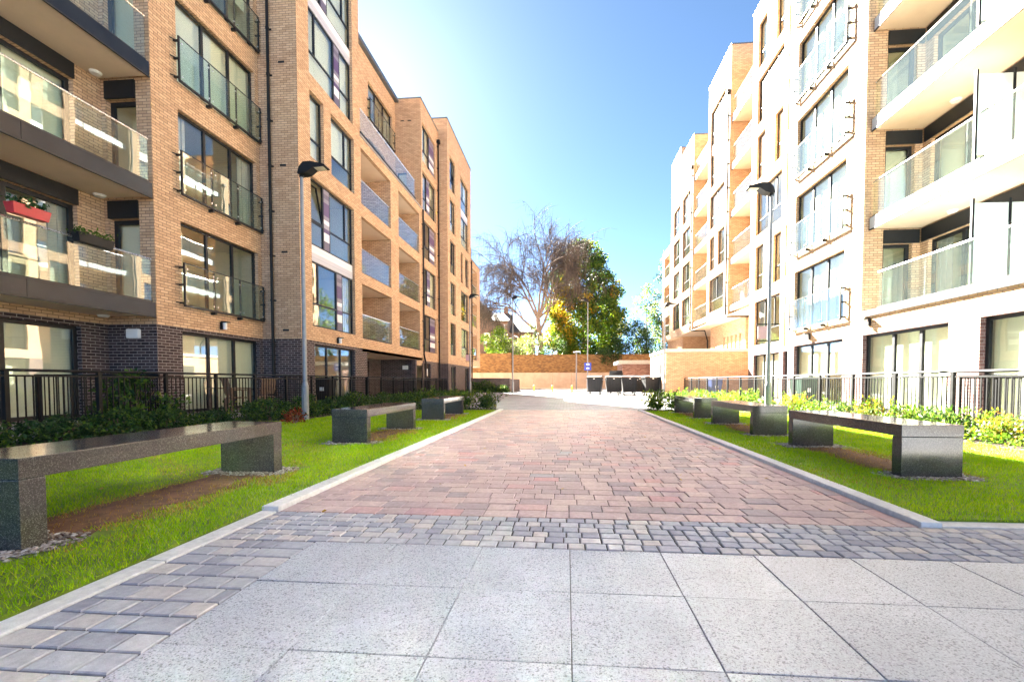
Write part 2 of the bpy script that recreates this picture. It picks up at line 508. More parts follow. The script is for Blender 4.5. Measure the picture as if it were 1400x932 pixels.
def wall(name, F, a0, a1, z0, z1, holes, mat, parent, rev=0.16, d=0.0):
    """A wall sheet with real openings and reveals turned inwards."""
    As = sorted(set([a0, a1] + [v for h in holes for v in h[:2] if a0 < v < a1]))
    Zs = sorted(set([z0, z1] + [v for h in holes for v in h[2:4] if z0 < v < z1]))
    mb = MB()
    for i in range(len(As) - 1):
        j = 0
        while j < len(Zs) - 1:
            ca = (As[i] + As[i + 1]) / 2
            def inside(jj):
                cz = (Zs[jj] + Zs[jj + 1]) / 2
                return any(h[0] < ca < h[1] and h[2] < cz < h[3] for h in holes)
            if inside(j):
                j += 1
                continue
            k = j
            while k + 1 < len(Zs) - 1 and not inside(k + 1):
                k += 1
            mb.quad(F.pt(As[i], d, Zs[j]), F.pt(As[i + 1], d, Zs[j]), F.pt(As[i + 1], d, Zs[k + 1]), F.pt(As[i], d, Zs[k + 1]))
            j = k + 1
    for h in holes:
        b0, b1, y0, y1 = max(h[0], a0), min(h[1], a1), max(h[2], z0), min(h[3], z1)
        if b1 <= b0 or y1 <= y0:
            continue
        rv = h[4] if len(h) > 4 else rev
        if h[0] >= a0: mb.quad(F.pt(b0, d, y0), F.pt(b0, d - rv, y0), F.pt(b0, d - rv, y1), F.pt(b0, d, y1))
        if h[1] <= a1: mb.quad(F.pt(b1, d, y0), F.pt(b1, d - rv, y0), F.pt(b1, d - rv, y1), F.pt(b1, d, y1))
        if h[2] >= z0: mb.quad(F.pt(b0, d, y0), F.pt(b1, d, y0), F.pt(b1, d - rv, y0), F.pt(b0, d - rv, y0))
        if h[3] <= z1: mb.quad(F.pt(b0, d, y1), F.pt(b1, d, y1), F.pt(b1, d - rv, y1), F.pt(b0, d - rv, y1))
    return mb.build(name, mat, parent, fix=False)


def room(F, a0, a1, z0, z1, d0, parent, depth=2.6):
    mb = MB()
    a0 -= 0.05; a1 += 0.05; z1 += 0.05
    d1 = d0 - depth
    P = F.pt
    mb.quad(P(a0, d1, z0), P(a1, d1, z0), P(a1, d1, z1), P(a0, d1, z1), 0)
    mb.quad(P(a0, d0, z0), P(a0, d1, z0), P(a0, d1, z1), P(a0, d0, z1), 0)
    mb.quad(P(a1, d0, z0), P(a1, d1, z0), P(a1, d1, z1), P(a1, d0, z1), 0)
    mb.quad(P(a0, d0, z1), P(a1, d0, z1), P(a1, d1, z1), P(a0, d1, z1), 0)
    mb.quad(P(a0, d0, z0), P(a1, d0, z0), P(a1, d1, z0), P(a0, d1, z0), 1)
    return mb.build('room', [M['plaster'], M['floor_in']], parent, fix=False)


def window(F, a0, a1, z0, z1, parent, cols=None, transom=None, dep=0.12, blind=None, name='window', tone='metal', rooms=True, fw=0.055, opened=None, glz=None):
    """cols: widths and kinds from a0 to a1: g glass, s striped panel."""
    cols = cols or [(1, 'g')] * 3
    tot = sum(c[0] for c in cols)
    fr = MB(); pn = MB(); st = MB(); sash = None
    t = fw
    fr.fbox(F, a0, a1, -dep - 0.07, -dep, z0, z0 + t)
    fr.fbox(F, a0, a1, -dep - 0.07, -dep, z1 - t, z1)
    fr.fbox(F, a0, a0 + t, -dep - 0.07, -dep, z0 + t, z1 - t)
    fr.fbox(F, a1 - t, a1, -dep - 0.07, -dep, z0 + t, z1 - t)
    x = a0
    tzz = None if transom is None else z0 + (z1 - z0) * transom
    for i, (w, k) in enumerate(cols):
        x1 = x + (a1 - a0) * w / tot
        if i < len(cols) - 1:
            lo = z0 + t
            if tzz and k == 'g' and cols[i + 1][1] == 'g':
                lo = tzz + t / 2
            fr.fbox(F, x1 - t * 0.6, x1 + t * 0.6, -dep - 0.07, -dep + 0.004, lo, z1 - t)
        p0 = x + (t if i == 0 else t * 0.6); p1 = x1 - (t if i == len(cols) - 1 else t * 0.6)
        if k == 's':
            n = 14
            for q in range(n):
                s0 = z0 + t + (z1 - z0 - 2 * t) * q / n
                st.fbox(F, p0, p1, -dep - 0.05, -dep + 0.012, s0 + 0.004, s0 + (z1 - z0 - 2 * t) / n - 0.004)
        else:
            if tzz:
                fr.fbox(F, x + (t if i == 0 else 0), x1 - (t if i == len(cols) - 1 else 0), -dep - 0.066, -dep - 0.004, tzz - t / 2, tzz + t / 2)
                q1 = p1
                pn.fbox(F, x + (t if i == 0 else 0), x1 - (t if i == len(cols) - 1 else 0), -dep - 0.045, -dep - 0.025, z0 + t, tzz - t / 2)
                if opened == i:
                    sash = (p0, p1, tzz + t / 2, z1 - t)
                else:
                    pn.fbox(F, p0, p1, -dep - 0.045, -dep - 0.025, tzz + t / 2, z1 - t)
            else:
                pn.fbox(F, p0, p1, -dep - 0.045, -dep - 0.025, z0 + t, z1 - t)
        x = x1
    o = fr.build(name, M[tone], parent)
    pn.build('pane', M[glz or GLZ], o)
    if st.v:
        st.build('striped_panel', M['stripes'], o)
    if sash:
        p0, p1, q0, q1 = sash
        mb = MB(); gl = MB()
        tilt = 0.24
        def sl(a, z, dd):
            k = (z - q0) / (q1 - q0)
            return F.pt(a, -dep - 0.03 - tilt * k + dd, z)
        for (b0, b1, y0, y1) in ((p0, p1, q0, q0 + .05), (p0, p1, q1 - .05, q1), (p0, p0 + .05, q0 + .05, q1 - .05), (p1 - .05, p1, q0 + .05, q1 - .05)):
            vs = [sl(b0, y0, 0), sl(b1, y0, 0), sl(b1, y1, 0), sl(b0, y1, 0), sl(b0, y0, .05), sl(b1, y0, .05), sl(b1, y1, .05), sl(b0, y1, .05)]
            mb.add(vs, [(0, 3, 2, 1), (4, 5, 6, 7), (0, 1, 5, 4), (1, 2, 6, 5), (2, 3, 7, 6), (3, 0, 4, 7)])
        mb.build('tilted_sash', M[tone], o)
        vs = [sl(b, y, dd) for dd in (.01, .03) for b, y in ((p0 + .05, q0 + .05), (p1 - .05, q0 + .05), (p1 - .05, q1 - .05), (p0 + .05, q1 - .05))]
        gl.add(vs, [(0, 3, 2, 1), (4, 5, 6, 7), (0, 1, 5, 4), (1, 2, 6, 5), (2, 3, 7, 6), (3, 0, 4, 7)])
        gl.build('tilted_pane', M[glz or GLZ], o)
    if rooms:
        room(F, a0, a1, z0, z1, -dep - 0.07, o, rooms if rooms is not True else 2.6)
    if blind is None:
        blind = RW.choice(['full', 'half', 'sides', 'none', 'one', 'sides'])
    if blind != 'none':
        mb = MB()
        bd = -dep - 0.16
        n = max(1, sum(1 for c in cols if c[1] == 'g'))
        if blind == 'full':
            mb.fbox(F, a0 + .03, a1 - .03, bd - .012, bd, z0 + .01, z1 - .02)
        elif blind == 'half':
            mb.fbox(F, a0 + .03, a1 - .03, bd - .012, bd, z0 + (z1 - z0) * RW.uniform(.4, .75), z1 - .02)
        elif blind == 'one':
            k = RW.randrange(len(cols)); w = (a1 - a0) / len(cols)
            mb.fbox(F, a0 + w * k + .03, a0 + w * (k + 1) - .03, bd - .012, bd, z0 + .01, z1 - .02)
        elif blind == 'sides':
            w = (a1 - a0) * 0.17
            for b0, b1 in ((a0, a0 + w), (a1 - w, a1)):
                n = max(3, int((b1 - b0) / 0.09))
                for q in range(n):
                    mb.fbox(F, b0 + (b1 - b0) * q / n, b0 + (b1 - b0) * (q + 1) / n, bd - .03 - .03 * (q % 2), bd - .03 * (q % 2), z0 + .01, z1 - .02)
        mb.build('blind' if blind != 'sides' else 'curtain', M['blind'] if blind != 'sides' else M['curtain'], o)
    return o


def juliet(F, a0, a1, z0, parent, h=1.12, n=3, glassmat='bglass'):
    d = 0.13
    mb = MB(); gl = MB()
    mb.fbox(F, a0, a1, d - .03, d + .03, z0 - 0.06, z0 - 0.01)
    mb.fbox(F, a0, a1, d - .012, d + .012, z0 + h - .02, z0 + h)
    for a in (a0, a1):
        mb.fbox(F, a - .02, a + .02, d - .02, d + .02, z0 - 0.06, z0 + h)
        s = -1 if a == a0 else 1
        for z in (z0 + .02, z0 + h * .45, z0 + h * .86):
            mb.fbox(F, a - .02 + s * .02, a + .02 + s * .02, 0.0, d + .03, z, z + .045)
            p = F.pt(a, d - .01, z + .02); q = F.pt(a + s * .16, 0.02, z + .02)
            mb.tube([p, q], .014, 6)
    for k in range(1, n):
        a = a0 + (a1 - a0) * k / n
        mb.fbox(F, a - .03, a + .03, 0.0, d + .02, z0 - .13, z0 - .05)
        mb.fbox(F, a - .025, a + .025, d - .045, d - .02, z0 - .05, z0 + h - .02)
    panes = []
    for k in range(n):
        g0 = a0 + (a1 - a0) * k / n + .025; g1 = a0 + (a1 - a0) * (k + 1) / n - .025
        panes.append(MB().fbox(F, g0, g1, d - .008, d + .008, z0 + .0, z0 + h - .025))
        for a in (g0 + .05, g1 - .05):
            for z in (z0 + .1, z0 + h - .16):
                p = F.pt(a, d + .008, z); q = F.pt(a, d + .03, z)
                mb.tube([p, q], .022, 8, True, 1)
    o = mb.build('juliet_balcony', [M['metal'], M['steel']], parent)
    for g in panes:
        g.build('glass_panel', M[glassmat], o)
    return o


def glassrail(F, a0, a1, d, z0, h, n, parent, rail=True, glassmat='bglass', post=True):
    w = (a1 - a0) / n
    for k in range(n):
        MB().fbox(F, a0 + w * k + .012, a0 + w * (k + 1) - .012, d - .009, d + .009, z0 + .03, z0 + h - .02).build('glass_panel', M[glassmat], parent)
    if rail:
        mb = MB()
        mb.tube([F.pt(a0, d, z0 + h), F.pt(a1, d, z0 + h)], .024, 8)
        mb.build('handrail', M['steel'], parent)
    mb = MB()
    mb.fbox(F, a0, a1, d - .025, d + .025, z0 - .02, z0 + .05)
    mb.build('glass_channel', M['metal'], parent)


def balcony(F, a0, a1, d0, d1, z0, z1, parent, fascia, n=5, rail=1.08, glassmat='bglass', lights=True, glass_in=0.06):
    """A slab from the recess (d0) out to its front (d1) with a clad front edge and a glass balustrade."""
    o = MB().fbox(F, a0, a1, d0, d1 - .03, z0 + .02, z1 - .02).build('balcony', M['soffit'], parent)
    m = MB()
    w = (a1 - a0) / max(1, round((a1 - a0) / 2.9)); k = a0
    while k < a1 - 0.01:
        m.fbox(F, k + .004, min(a1, k + w) - .004, d1 - .027, d1, z0, z1)
        k += w
    m.build('fascia', M[fascia], o)
    MB().fbox(F, a0, a1, d1 - .025, d1 + .012, z0 - .035, z0 - .003).build('drip_edge', M['metal'], o)
    glassrail(F, a0 + .05, a1 - .05, d1 - glass_in, z1, rail, n, o, True, glassmat)
    if lights:
        mb = MB()
        k = a0 + 1.2
        while k < a1:
            p = F.pt(k, (d0 * .85 + d1 * .15), z0 + .02)
            mb.tube([(p[0], p[1], p[2] - .05), p], [.10, .13], 12)
            k += 3.0
        mb.build('ceiling_light', M['white'], o)
    return o


def loggia(F, a0, a1, z0, z1, parent, depth=1.7, door=True, n=3, brickmat='buff', glass_h=1.08):
    P = F.pt
    mb = MB()
    e = 0.16
    b0, b1 = a0, a1
    mb.quad(P(b0, -e, z0), P(b0, -depth, z0), P(b0, -depth, z1), P(b0, -e, z1))
    mb.quad(P(b1, -e, z0), P(b1, -depth, z0), P(b1, -depth, z1), P(b1, -e, z1))
    dz1 = z0 + 2.15
    da0, da1 = (a0 + .25, a1 - .9) if door else (a0, a0)
    if door:
        mb.quad(P(b0, -depth, z0), P(da0, -depth, z0), P(da0, -depth, z1), P(b0, -depth, z1))
        mb.quad(P(da1, -depth, z0), P(b1, -depth, z0), P(b1, -depth, z1), P(da1, -depth, z1))
        mb.quad(P(da0, -depth, dz1), P(da1, -depth, dz1), P(da1, -depth, z1), P(da0, -depth, z1))
    else:
        mb.quad(P(b0, -depth, z0), P(b1, -depth, z0), P(b1, -depth, z1), P(b0, -depth, z1))
    o = mb.build('loggia', M[brickmat], parent, fix=False)
    MB().fbox(F, b0, b1, -depth, -e, z0 - .08, z0 - .004).build('loggia_floor', M['patio'], o)
    MB().fbox(F, b0, b1, -depth, -e, z1 + .004, z1 + .08).build('loggia_ceiling', M['soffit'], o)
    F2 = Fr(F.axis, F.pos - F.sign * depth, F.sign)
    if door:
        fr = MB(); pn = MB()
        t = .07
        for q0, q1, y0, y1 in ((da0, da1, z0 + .01, z0 + t), (da0, da1, dz1 - t, dz1), (da0, da0 + t, z0 + t, dz1 - t), (da1 - t, da1, z0 + t, dz1 - t), ((da0 + da1) / 2 - .05, (da0 + da1) / 2 + .05, z0 + t, dz1 - t)):
            fr.fbox(F2, q0, q1, -.1, -.02, y0, y1)
        fr.build('balcony_door', M['metal'], o)
        pn.fbox(F2, da0 + t, da1 - t, -.07, -.05, z0 + t, dz1 - t)
        pn.build('door_glass', M['glass'], o)
        rm = room(F2, da0, da1, z0 + .01, dz1, -.1, o, 2.0)
    glassrail(F, a0 + .02, a1 - .02, -.07, z0, glass_h, n, o, True)
    return o


def downpipe(F, a, z0, z1, parent, d=0.09, r=0.05, hopper=True, extra=None):
    mb = MB()
    pts = [F.pt(a, d, z1), F.pt(a, d, z0)]
    if extra:
        pts += extra
    mb.tube(pts, r, 10)
    z = z0 + .6
    while z < z1:
        mb.tube([F.pt(a, d, z - .03), F.pt(a, d, z + .03)], r * 1.25, 10)
        mb.fbox(F, a - .09, a + .09, .0, .03, z - .02, z + .02)
        z += 1.5
    if hopper:
        mb.fbox(F, a - .12, a + .12, .01, .22, z1, z1 + .22)
    return mb.build('downpipe', M['black'], parent)


def wall_lamp(F, a, z, parent, mat='metal', box=False):
    mb = MB()
    if box:
        mb.fbox(F, a - .17, a + .17, 0, .10, z - .12, z + .12)
        return mb.build('wall_light', M['white'], parent, bevel=.03)
    mb.fbox(F, a - .06, a + .06, 0, .05, z - .11, z + .11)
    mb.fbox(F, a - .09, a + .09, .05, .22, z + .09, z + .13)
    o = mb.build('wall_light', M['metal'], parent)
    p = F.pt(a, .12, z - .11); q = F.pt(a, .12, z + .09)
    MB().tube([p, q], .055, 10).build('lamp_lens', M['white'], o)
    return o


FL = 2.97
def HEAD(n): return 5.27 + FL * (n - 1)
def SILL(n): return 2.90 + FL * (n - 1)
# ------------------------------------------------------------------ the left block
LB = thing('apartment_building', (-14.0, 14.0, 0.0), 'buff brick apartment block in shade on the left, with dark grey balcony fronts', 'apartment building')
B1 = Fr('x', -10.4, 1); B2 = Fr('x', -9.02, 1); B5 = Fr('x', -8.35, 1); RC = Fr('x', -11.75, 1); SB = Fr('x', -10.64, 1)
R1 = Fr('y', 10.5, -1); R2 = Fr('y', 14.46, -1); R4 = Fr('y', 27.2, -1); R5 = Fr('y', 30.8, -1)
TOP1, TOP2, TOP3, TOP5, TOP6 = 18.2, 21.15, 18.15, 19.2, 11.6
BASE = 2.40

# balcony bay nearest the camera
holes = []
bay = [(-2.2, 0.9), (1.4, 4.4), (6.3, 9.86)]
for n in range(1, 5):
    for a0, a1 in bay:
        holes.append((a0, a1, 2.97 * n + .0, 2.97 * n + 2.2))
wall('wall', RC, -3.0, 10.5, BASE, TOP1, holes, M['buff'], LB)
gh = [(-2.2, 0.9, .09, 2.28), (1.4, 4.9, .09, 2.28), (5.5, 9.86, .09, 2.28)]
wall('brick_base', RC, -3.0, 10.5, 0, BASE, gh, M['dark'], LB)
for h in gh:
    window(RC, *h, LB, cols=[(1, 'g'), (1, 'g'), (1, 'g')], blind='full' if h[0] > 5 else 'sides', fw=.08)
blinds = {1: 'sides', 2: 'one', 3: 'half', 4: 'none'}
for n in range(1, 5):
    for k, (a0, a1) in enumerate(bay):
        window(RC, a0, a1, 2.97 * n, 2.97 * n + 2.2, LB, cols=[(1, 'g'), (1.15, 'g')] if k < 2 else [(1, 'g'), (1, 'g'), (1.2, 'g')], blind=blinds[n] if k == 2 else None, fw=.09, name='balcony_window')
    # dark lintel band between glazing and soffit
    for a0, a1 in bay:
        MB().fbox(RC, a0, a1, .004, .05, 2.97 * n + 2.2, 2.97 * n + 2.56).build('lintel_panel', M['metal'], LB)
rh = [(-11.62, -10.80, 2.97 * n, 2.97 * n + 2.1) for n in range(1, 5)]
wall('wall', R1, -11.75, -10.4, BASE, TOP1, rh, M['buff'], LB)
wall('brick_base', R1, -11.75, -10.4, 0, BASE, [], M['dark'], LB)
for n, h in enumerate(rh):
    window(R1, *h, LB, cols=[(1, 'g')], blind='one' if n % 2 == 0 else 'none', fw=.1, name='balcony_door', rooms=1.0)
    MB().fbox(R1, h[0], h[1], .004, .05, h[3], h[3] + .44).build('lintel_panel', M['metal'], LB)
for n in range(0, 5):
    z0 = 2.58 + 2.96 * n
    balcony(Fr('x', -11.75, 1), -3.0, 10.42, 0.0, 1.42, z0, z0 + .34, LB, 'fascia', n=9)
wall_lamp(R1, -11.0, 2.16, LB, box=True)

# first projecting bay with three light windows and glass juliet balconies
holes = [(11.28, 14.28, SILL(n) + .12, HEAD(n)) for n in range(1, 6)]
wall('wall', B1, 10.5, 14.46, BASE, TOP1, holes, M['buff'], LB)
gh = [(11.25, 14.28, .09, 2.30)]
wall('brick_base', B1, 10.5, 14.46, 0, BASE, gh, M['dark'], LB)
window(B1, *gh[0], LB, blind='full', fw=.07)
for n, h in enumerate(holes):
    window(B1, *h, LB, blind=['none', 'sides', 'full', 'half', 'full'][n], fw=.06)
    juliet(B1, 11.22, 14.34, h[2], LB)
wall_lamp(B1, 12.62, 2.62, LB)

# second bay: stands further forward
wall('wall', R2, -10.4, -9.02, BASE, TOP2, [], M['buff'], LB)
wall('brick_base', R2, -10.4, -9.02, 0, BASE, [], M['dark'], LB)
downpipe(R2, -9.98, .1, 19.5, LB)
for z in (2.66, 5.3, 8.2, 11.6, 14.4):
    MB().fbox(R2, -9.68, -9.46, -.01, .004, z, z + .07).build('air_brick', M['metal'], LB)
W2 = []
W2 += [(15.16, 18.36, 2.93, 8.22)]           # floors one and two share one opening
W2 += [(15.17, 16.07, 8.88, 11.19), (16.58, 18.42, 8.88, 11.19)]
W2 += [(15.16, 18.36, 11.75, 17.06)]
W2 += [(15.17, 16.07, 17.75, 20.0), (16.58, 18.42, 17.75, 20.0)]
wall('wall', B2, 14.46, 18.97, BASE, TOP2, W2, M['buff'], LB)
gh = [(15.25, 18.30, .09, 2.28)]
wall('brick_base', B2, 14.46, 19.45, 0, BASE, gh, M['dark'], LB)
window(B2, *gh[0], LB, blind='none', fw=.06)
for z in (0, 2.97 * 3):
    window(B2, 15.16, 18.36, 2.93 + z, 5.28 + z, LB, cols=[(.55, 'g'), (1.25, 'g'), (.42, 's'), (.85, 'g')], transom=.36, blind='sides' if z == 0 else 'full')
    window(B2, 15.16, 18.36, 5.86 + z, 8.22 + z, LB, cols=[(.95, 'g'), (.42, 's'), (1.15, 'g'), (.55, 'g')], transom=.36, blind='none' if z == 0 else 'full', opened=0 if z == 0 else None)
    mb = MB()
    for q in range(4):
        mb.fbox(B2, 15.16, 18.36, -.14, -.10, 5.28 + z + .145 * q + .004, 5.28 + z + .145 * (q + 1) - .004)
    mb.build('spandrel_band', M['bands'], LB)
for z in (8.88, 17.75):
    window(B2, 15.17, 16.07, z, z + 2.28, LB, cols=[(1, 'g')], transom=.33, blind='full')
    window(B2, 16.58, 18.42, z, z + 2.28, LB, cols=[(1.25, 'g'), (.6, 'g')], transom=.36, blind='half')
wall_lamp(B2, 16.85, 2.55, LB)

# third bay: loggias in a brick grid with a roof terrace on top
LG = []
for n, (z0, z1) in enumerate(((2.85, 5.26), (5.74, 8.20), (8.75, 11.17))):
    LG += [(19.03, 22.34, z0, z1), (23.4, 26.76, z0, z1)]
wall('wall', B2, 18.97, 27.2, 2.26, 11.70, LG, M['buff'], LB)
for i, h in enumerate(LG):
    loggia(B2, *h, LB, depth=1.75, door=(i % 2 == 1), n=3)
MB().fbox(B2, 18.97, 27.2, -1.62, .03, 11.64, 11.74).build('terrace_floor', M['patio'], LB)
tr = MB().fbox(B2, 18.97, 26.0, -.05, .06, 11.74, 11.82).build('terrace_rail', M['metal'], LB)
glassrail(B2, 19.0, 25.95, 0.0, 11.76, 1.06, 7, tr, True)
sbh = [(23.42, 26.72, 14.95, 17.02), (19.5, 22.3, 11.8, 14.0), (23.42, 25.6, 11.8, 14.0)]
wall('wall', SB, 18.97, 27.2, 11.70, TOP3, sbh, M['buff'], LB)
window(SB, *sbh[0], LB, blind='sides')
juliet(SB, 23.36, 26.78, 14.97, LB)
for h in sbh[1:]:
    window(SB, *h, LB, cols=[(1, 'g'), (1, 'g')], blind='sides')
MB().fbox(SB, 18.97, 27.2, -2, .22, TOP3, TOP3 + .22).build('roof_edge', M['coping'], LB)
# undercroft entrance below the loggias
UC = Fr('x', -11.3, 1)
uh = [(19.6, 22.2, .05, 2.1), (23.2, 24.6, .05, 2.1)]
wall('brick_base', UC, 18.6, 27.2, 0, 2.26, uh, M['dark'], LB)
for h in uh:
    window(UC, *h, LB, cols=[(1, 'g'), (1, 'g')], blind='none', name='entrance_door', rooms=1.6)
MB().quad((-11.3, 19.45, 0), (-9.02, 19.45, 0), (-9.02, 19.45, 2.26), (-11.3, 19.45, 2.26)).build('brick_base', M['dark'], LB, fix=False)
MB().quad((-11.3, 26.2, 0), (-9.2, 26.2, 0), (-9.2, 26.2, 2.26), (-11.3, 26.2, 2.26)).build('brick_base', M['dark'], LB, fix=False)
MB().box(-11.3, -9.02, 19.45, 27.2, 2.262, 2.40).build('undercroft_ceiling', M['soffit'], LB)
wall_lamp(Fr('y', 26.2, -1), -9.75, 1.78, LB, box=True)
mb = MB(); mb.box(-9.3, -9.05, 26.0, 26.2, 0, 2.26); mb.build('column', M['dark'], LB)

# fourth bay
wall('wall', R4, -10.64, -9.02, 11.70, 18.35, [(-10.55, -9.95, 11.8, 13.9)], M['buff'], LB)
window(R4, -10.55, -9.95, 11.8, 13.9, LB, cols=[(1, 'g')], blind='none', name='terrace_door', rooms=1.0)
W4 = [(27.45, 30.25, SILL(n) - .05, HEAD(n) - .05) for n in range(1, 6)]
wall('wall', B2, 27.2, 30.8, 2.26, 18.35, W4, M['buff'], LB)
for n, h in enumerate(W4):
    window(B2, *h, LB, cols=[(.9, 'g'), (1.0, 'g'), (1.3, 's')] if n % 2 == 0 else [(1, 'g'), (.6, 's'), (1, 'g')], transom=.36, blind=['sides', 'full', 'none', 'half', 'full'][n])
wall('brick_base', B2, 27.2, 30.8, 0, 2.26, [(27.5, 28.9, .02, 2.1)], M['dark'], LB)
d = MB().fbox(B2, 27.5, 28.9, -.14, -.06, .02, 2.1).build('service_door', M['fascia'], LB)
MB().fbox(B2, 28.0, 28.35, -.06, -.05, 1.3, 1.75).build('door_notice', M['white'], d)
downpipe(B2, 27.25, 2.6, 11.6, LB, extra=[B2.pt(27.6, .09, 2.1), B2.pt(27.6, .09, .1)], hopper=False)
downpipe(B2, 30.62, .1, 17.4, LB)
for x in (-10.3, -9.85):
    MB().fbox(R4, x, x + .22, -.01, .004, 17.0, 17.07).build('air_brick', M['metal'], LB)

# fifth bay and the lower sixth bay beyond it
wall('wall', R5, -9.5, -8.35, 2.2, TOP5, [], M['buff'], LB)
wall('brick_base', R5, -9.5, -8.35, 0, 2.2, [], M['dark'], LB)
W5 = [(31.45, 33.05, SILL(n) - .06, HEAD(n) - .06) for n in range(1, 6)]
W5 += [(34.7, 37.5, SILL(1) - .06, HEAD(1) - .06), (34.7, 37.5, SILL(2) - .06, HEAD(2) - .06), (34.7, 35.45, SILL(3) - .06, HEAD(3) - .06), (36.2, 37.5, SILL(3) - .06, HEAD(3) - .06), (34.7, 37.5, SILL(4) - .06, HEAD(5) - .06)]
wall('wall', B5, 30.8, 38.4, 2.2, TOP5, W5, M['buff'], LB)
for i, h in enumerate(W5[:9]):
    window(B5, *h, LB, cols=[(1, 'g'), (.6, 'g')] if h[1] - h[0] > 1 else [(1, 'g')], transom=.36, blind='full' if i % 2 else 'sides', opened=1 if i == 4 else None)
h = W5[9]
window(B5, h[0], h[1], h[2], HEAD(4) - .06, LB, cols=[(1, 'g'), (.7, 'g')], transom=.36, blind='full')
window(B5, h[0], h[1], SILL(5) - .06, h[3], LB, cols=[(.7, 'g'), (1, 'g')], transom=.36, blind='half')
mb = MB()
for q in range(4):
    mb.fbox(B5, h[0], h[1], -.14, -.10, HEAD(4) - .06 + .145 * q + .004, HEAD(4) - .06 + .145 * (q + 1) - .004)
mb.build('spandrel_band', M['bands'], LB)
gh = [(31.6, 33.0, .09, 2.05), (36.0, 37.4, .09, 2.05)]
wall('brick_base', B5, 30.8, 38.4, 0, 2.2, gh, M['dark'], LB)
for h in gh:
    window(B5, *h, LB, cols=[(1, 'g'), (1, 'g')], blind='full')
L6 = [(38.75, 41.0, z0, z1) for z0, z1 in ((2.87, 5.17), (5.85, 8.0), (8.5, 10.95))]
wall('wall', B5, 38.4, 42.3, 2.25, TOP6, L6, M['buff'], LB)
for h in L6:
    loggia(B5, *h, LB, depth=1.6, door=False, n=2)
MB().tube([(-8.6, 39.6, TOP6), (-8.6, 39.6, TOP6 + 1.3)], .03, 6).build('roof_mast', M['black'], LB)
downpipe(B5, 38.3, .1, 11.4, LB, hopper=False)

# roofs, copings and the backs that close the blocks
BK = -24.0
mb = MB()
for (xf, y0, y1, z) in ((-11.75, -3, 10.5, TOP1), (-10.4, 10.5, 14.46, TOP1), (-9.02, 14.46, 18.97, TOP2), (-10.64, 18.97, 27.2, TOP3 + .01), (-9.02, 27.2, 30.8, 18.35), (-8.35, 30.8, 38.4, TOP5), (-8.35, 38.4, 42.3, TOP6)):
    mb.quad((xf, y0, z - .12), (xf, y1, z - .12), (BK, y1, z - .12), (BK, y0, z - .12))
mb.build('roof', M['slate'], LB, fix=False)
mb = MB()
mb.quad((BK, -3, 0), (BK, 42.3, 0), (BK, 42.3, TOP6), (BK, -3, TOP6))
mb.quad((BK, -3, TOP6), (BK, 38.4, TOP6), (BK, 38.4, 18.1), (BK, -3, 18.1))
for (y, x, z0, z1) in ((-3, -11.75, 0, TOP1), (18.97, -9.02, TOP3, TOP2), (14.46, -10.4, TOP1, TOP2), (38.4, -8.35, TOP6, TOP5), (42.3, -8.35, 2.25, TOP6), (38.4, -8.36, 0, 2.25), (27.2, -10.6, TOP3, 18.35), (30.8, -9.5, 18.2, TOP5)):
    mb.quad((x, y, z0), (BK, y, z0), (BK, y, z1), (x, y, z1))
mb.quad((-9.02, 18.97, 11.7), (-10.64, 18.97, 11.7), (-10.64, 18.97, TOP2), (-9.02, 18.97, TOP2))
mb.quad((-8.35, 38.4, 2.26), (-8.35, 42.3, 2.26), (-10.2, 42.3, 2.26), (-10.2, 38.4, 2.26))
mb.build('rear_wall', M['buff'], LB, fix=False)
mb = MB()
for (F, y0, y1, z) in ((B1, 10.45, 14.46, TOP1), (B2, 14.42, 19.0, TOP2), (B2, 27.16, 30.82, 18.35), (B5, 30.76, 38.42, TOP5), (B5, 38.4, 42.32, TOP6)):
    mb.fbox(F, y0, y1, -.3, .035, z, z + .07)
for (F, x0, x1, z) in ((R2, -10.4, -9.02, TOP2), (R4, -12.0, -9.02, 18.352), (R5, -9.5, -8.35, TOP5)):
    mb.fbox(F, x0, x1 - .002, -.3, .033, z + .002, z + .068)
mb.build('coping', M['coping'], LB)
# ------------------------------------------------------------------ the right block
RB = thing('apartment_building', (12.0, 18.0, 0.0), 'sunlit brick apartment block on the right, with pale balcony fronts and overhanging far end', 'apartment building')
A1 = Fr('x', 9.1, -1); A2 = Fr('x', 10.3, -1); A0 = Fr('x', 10.75, -1)
Q1 = Fr('y', 14.6, -1); Q2 = Fr('y', 29.5, -1); Q3 = Fr('y', 37.7, -1)
RT = 21.15
OV = 5.16
# bay nearest the camera: flush ground floor, terrace and balconies above
gh = [(11.42, 14.5, .09, 2.36), (7.2, 10.6, .09, 2.36), (3.4, 6.5, .09, 2.36), (-0.4, 2.7, .09, 2.36)]
wall('brick_base', A1, -3, 14.6, 0, BASE, gh, M['pink'], RB)
for i, h in enumerate(gh):
    window(A1, *h, RB, cols=[(1, 'g'), (1, 'g'), (1.15, 'g')] if i != 1 else [(1.4, 'g'), (1, 'g')], blind='full', fw=.08)
wall('wall', A1, -3, 14.6, BASE, 3.0, [], M['buff'], RB)
bay = [(11.3, 14.3), (7.0, 10.4), (2.9, 6.2), (-1.5, 2.0)]
holes = [(a0, a1, 2.97 * n + .03, 2.97 * n + 2.2) for n in range(1, 6) for a0, a1 in bay]
wall('wall', A0, -3, 14.6, 3.0, 18.3, holes, M['buff'], RB)
for i, h in enumerate(holes):
    window(A0, *h, RB, cols=[(1, 'g'), (1, 'g'), (1.1, 'g')], blind=['sides', 'none', 'one', 'full', 'half'][(i * 3 + i // 4) % 5], fw=.09, name='balcony_window')
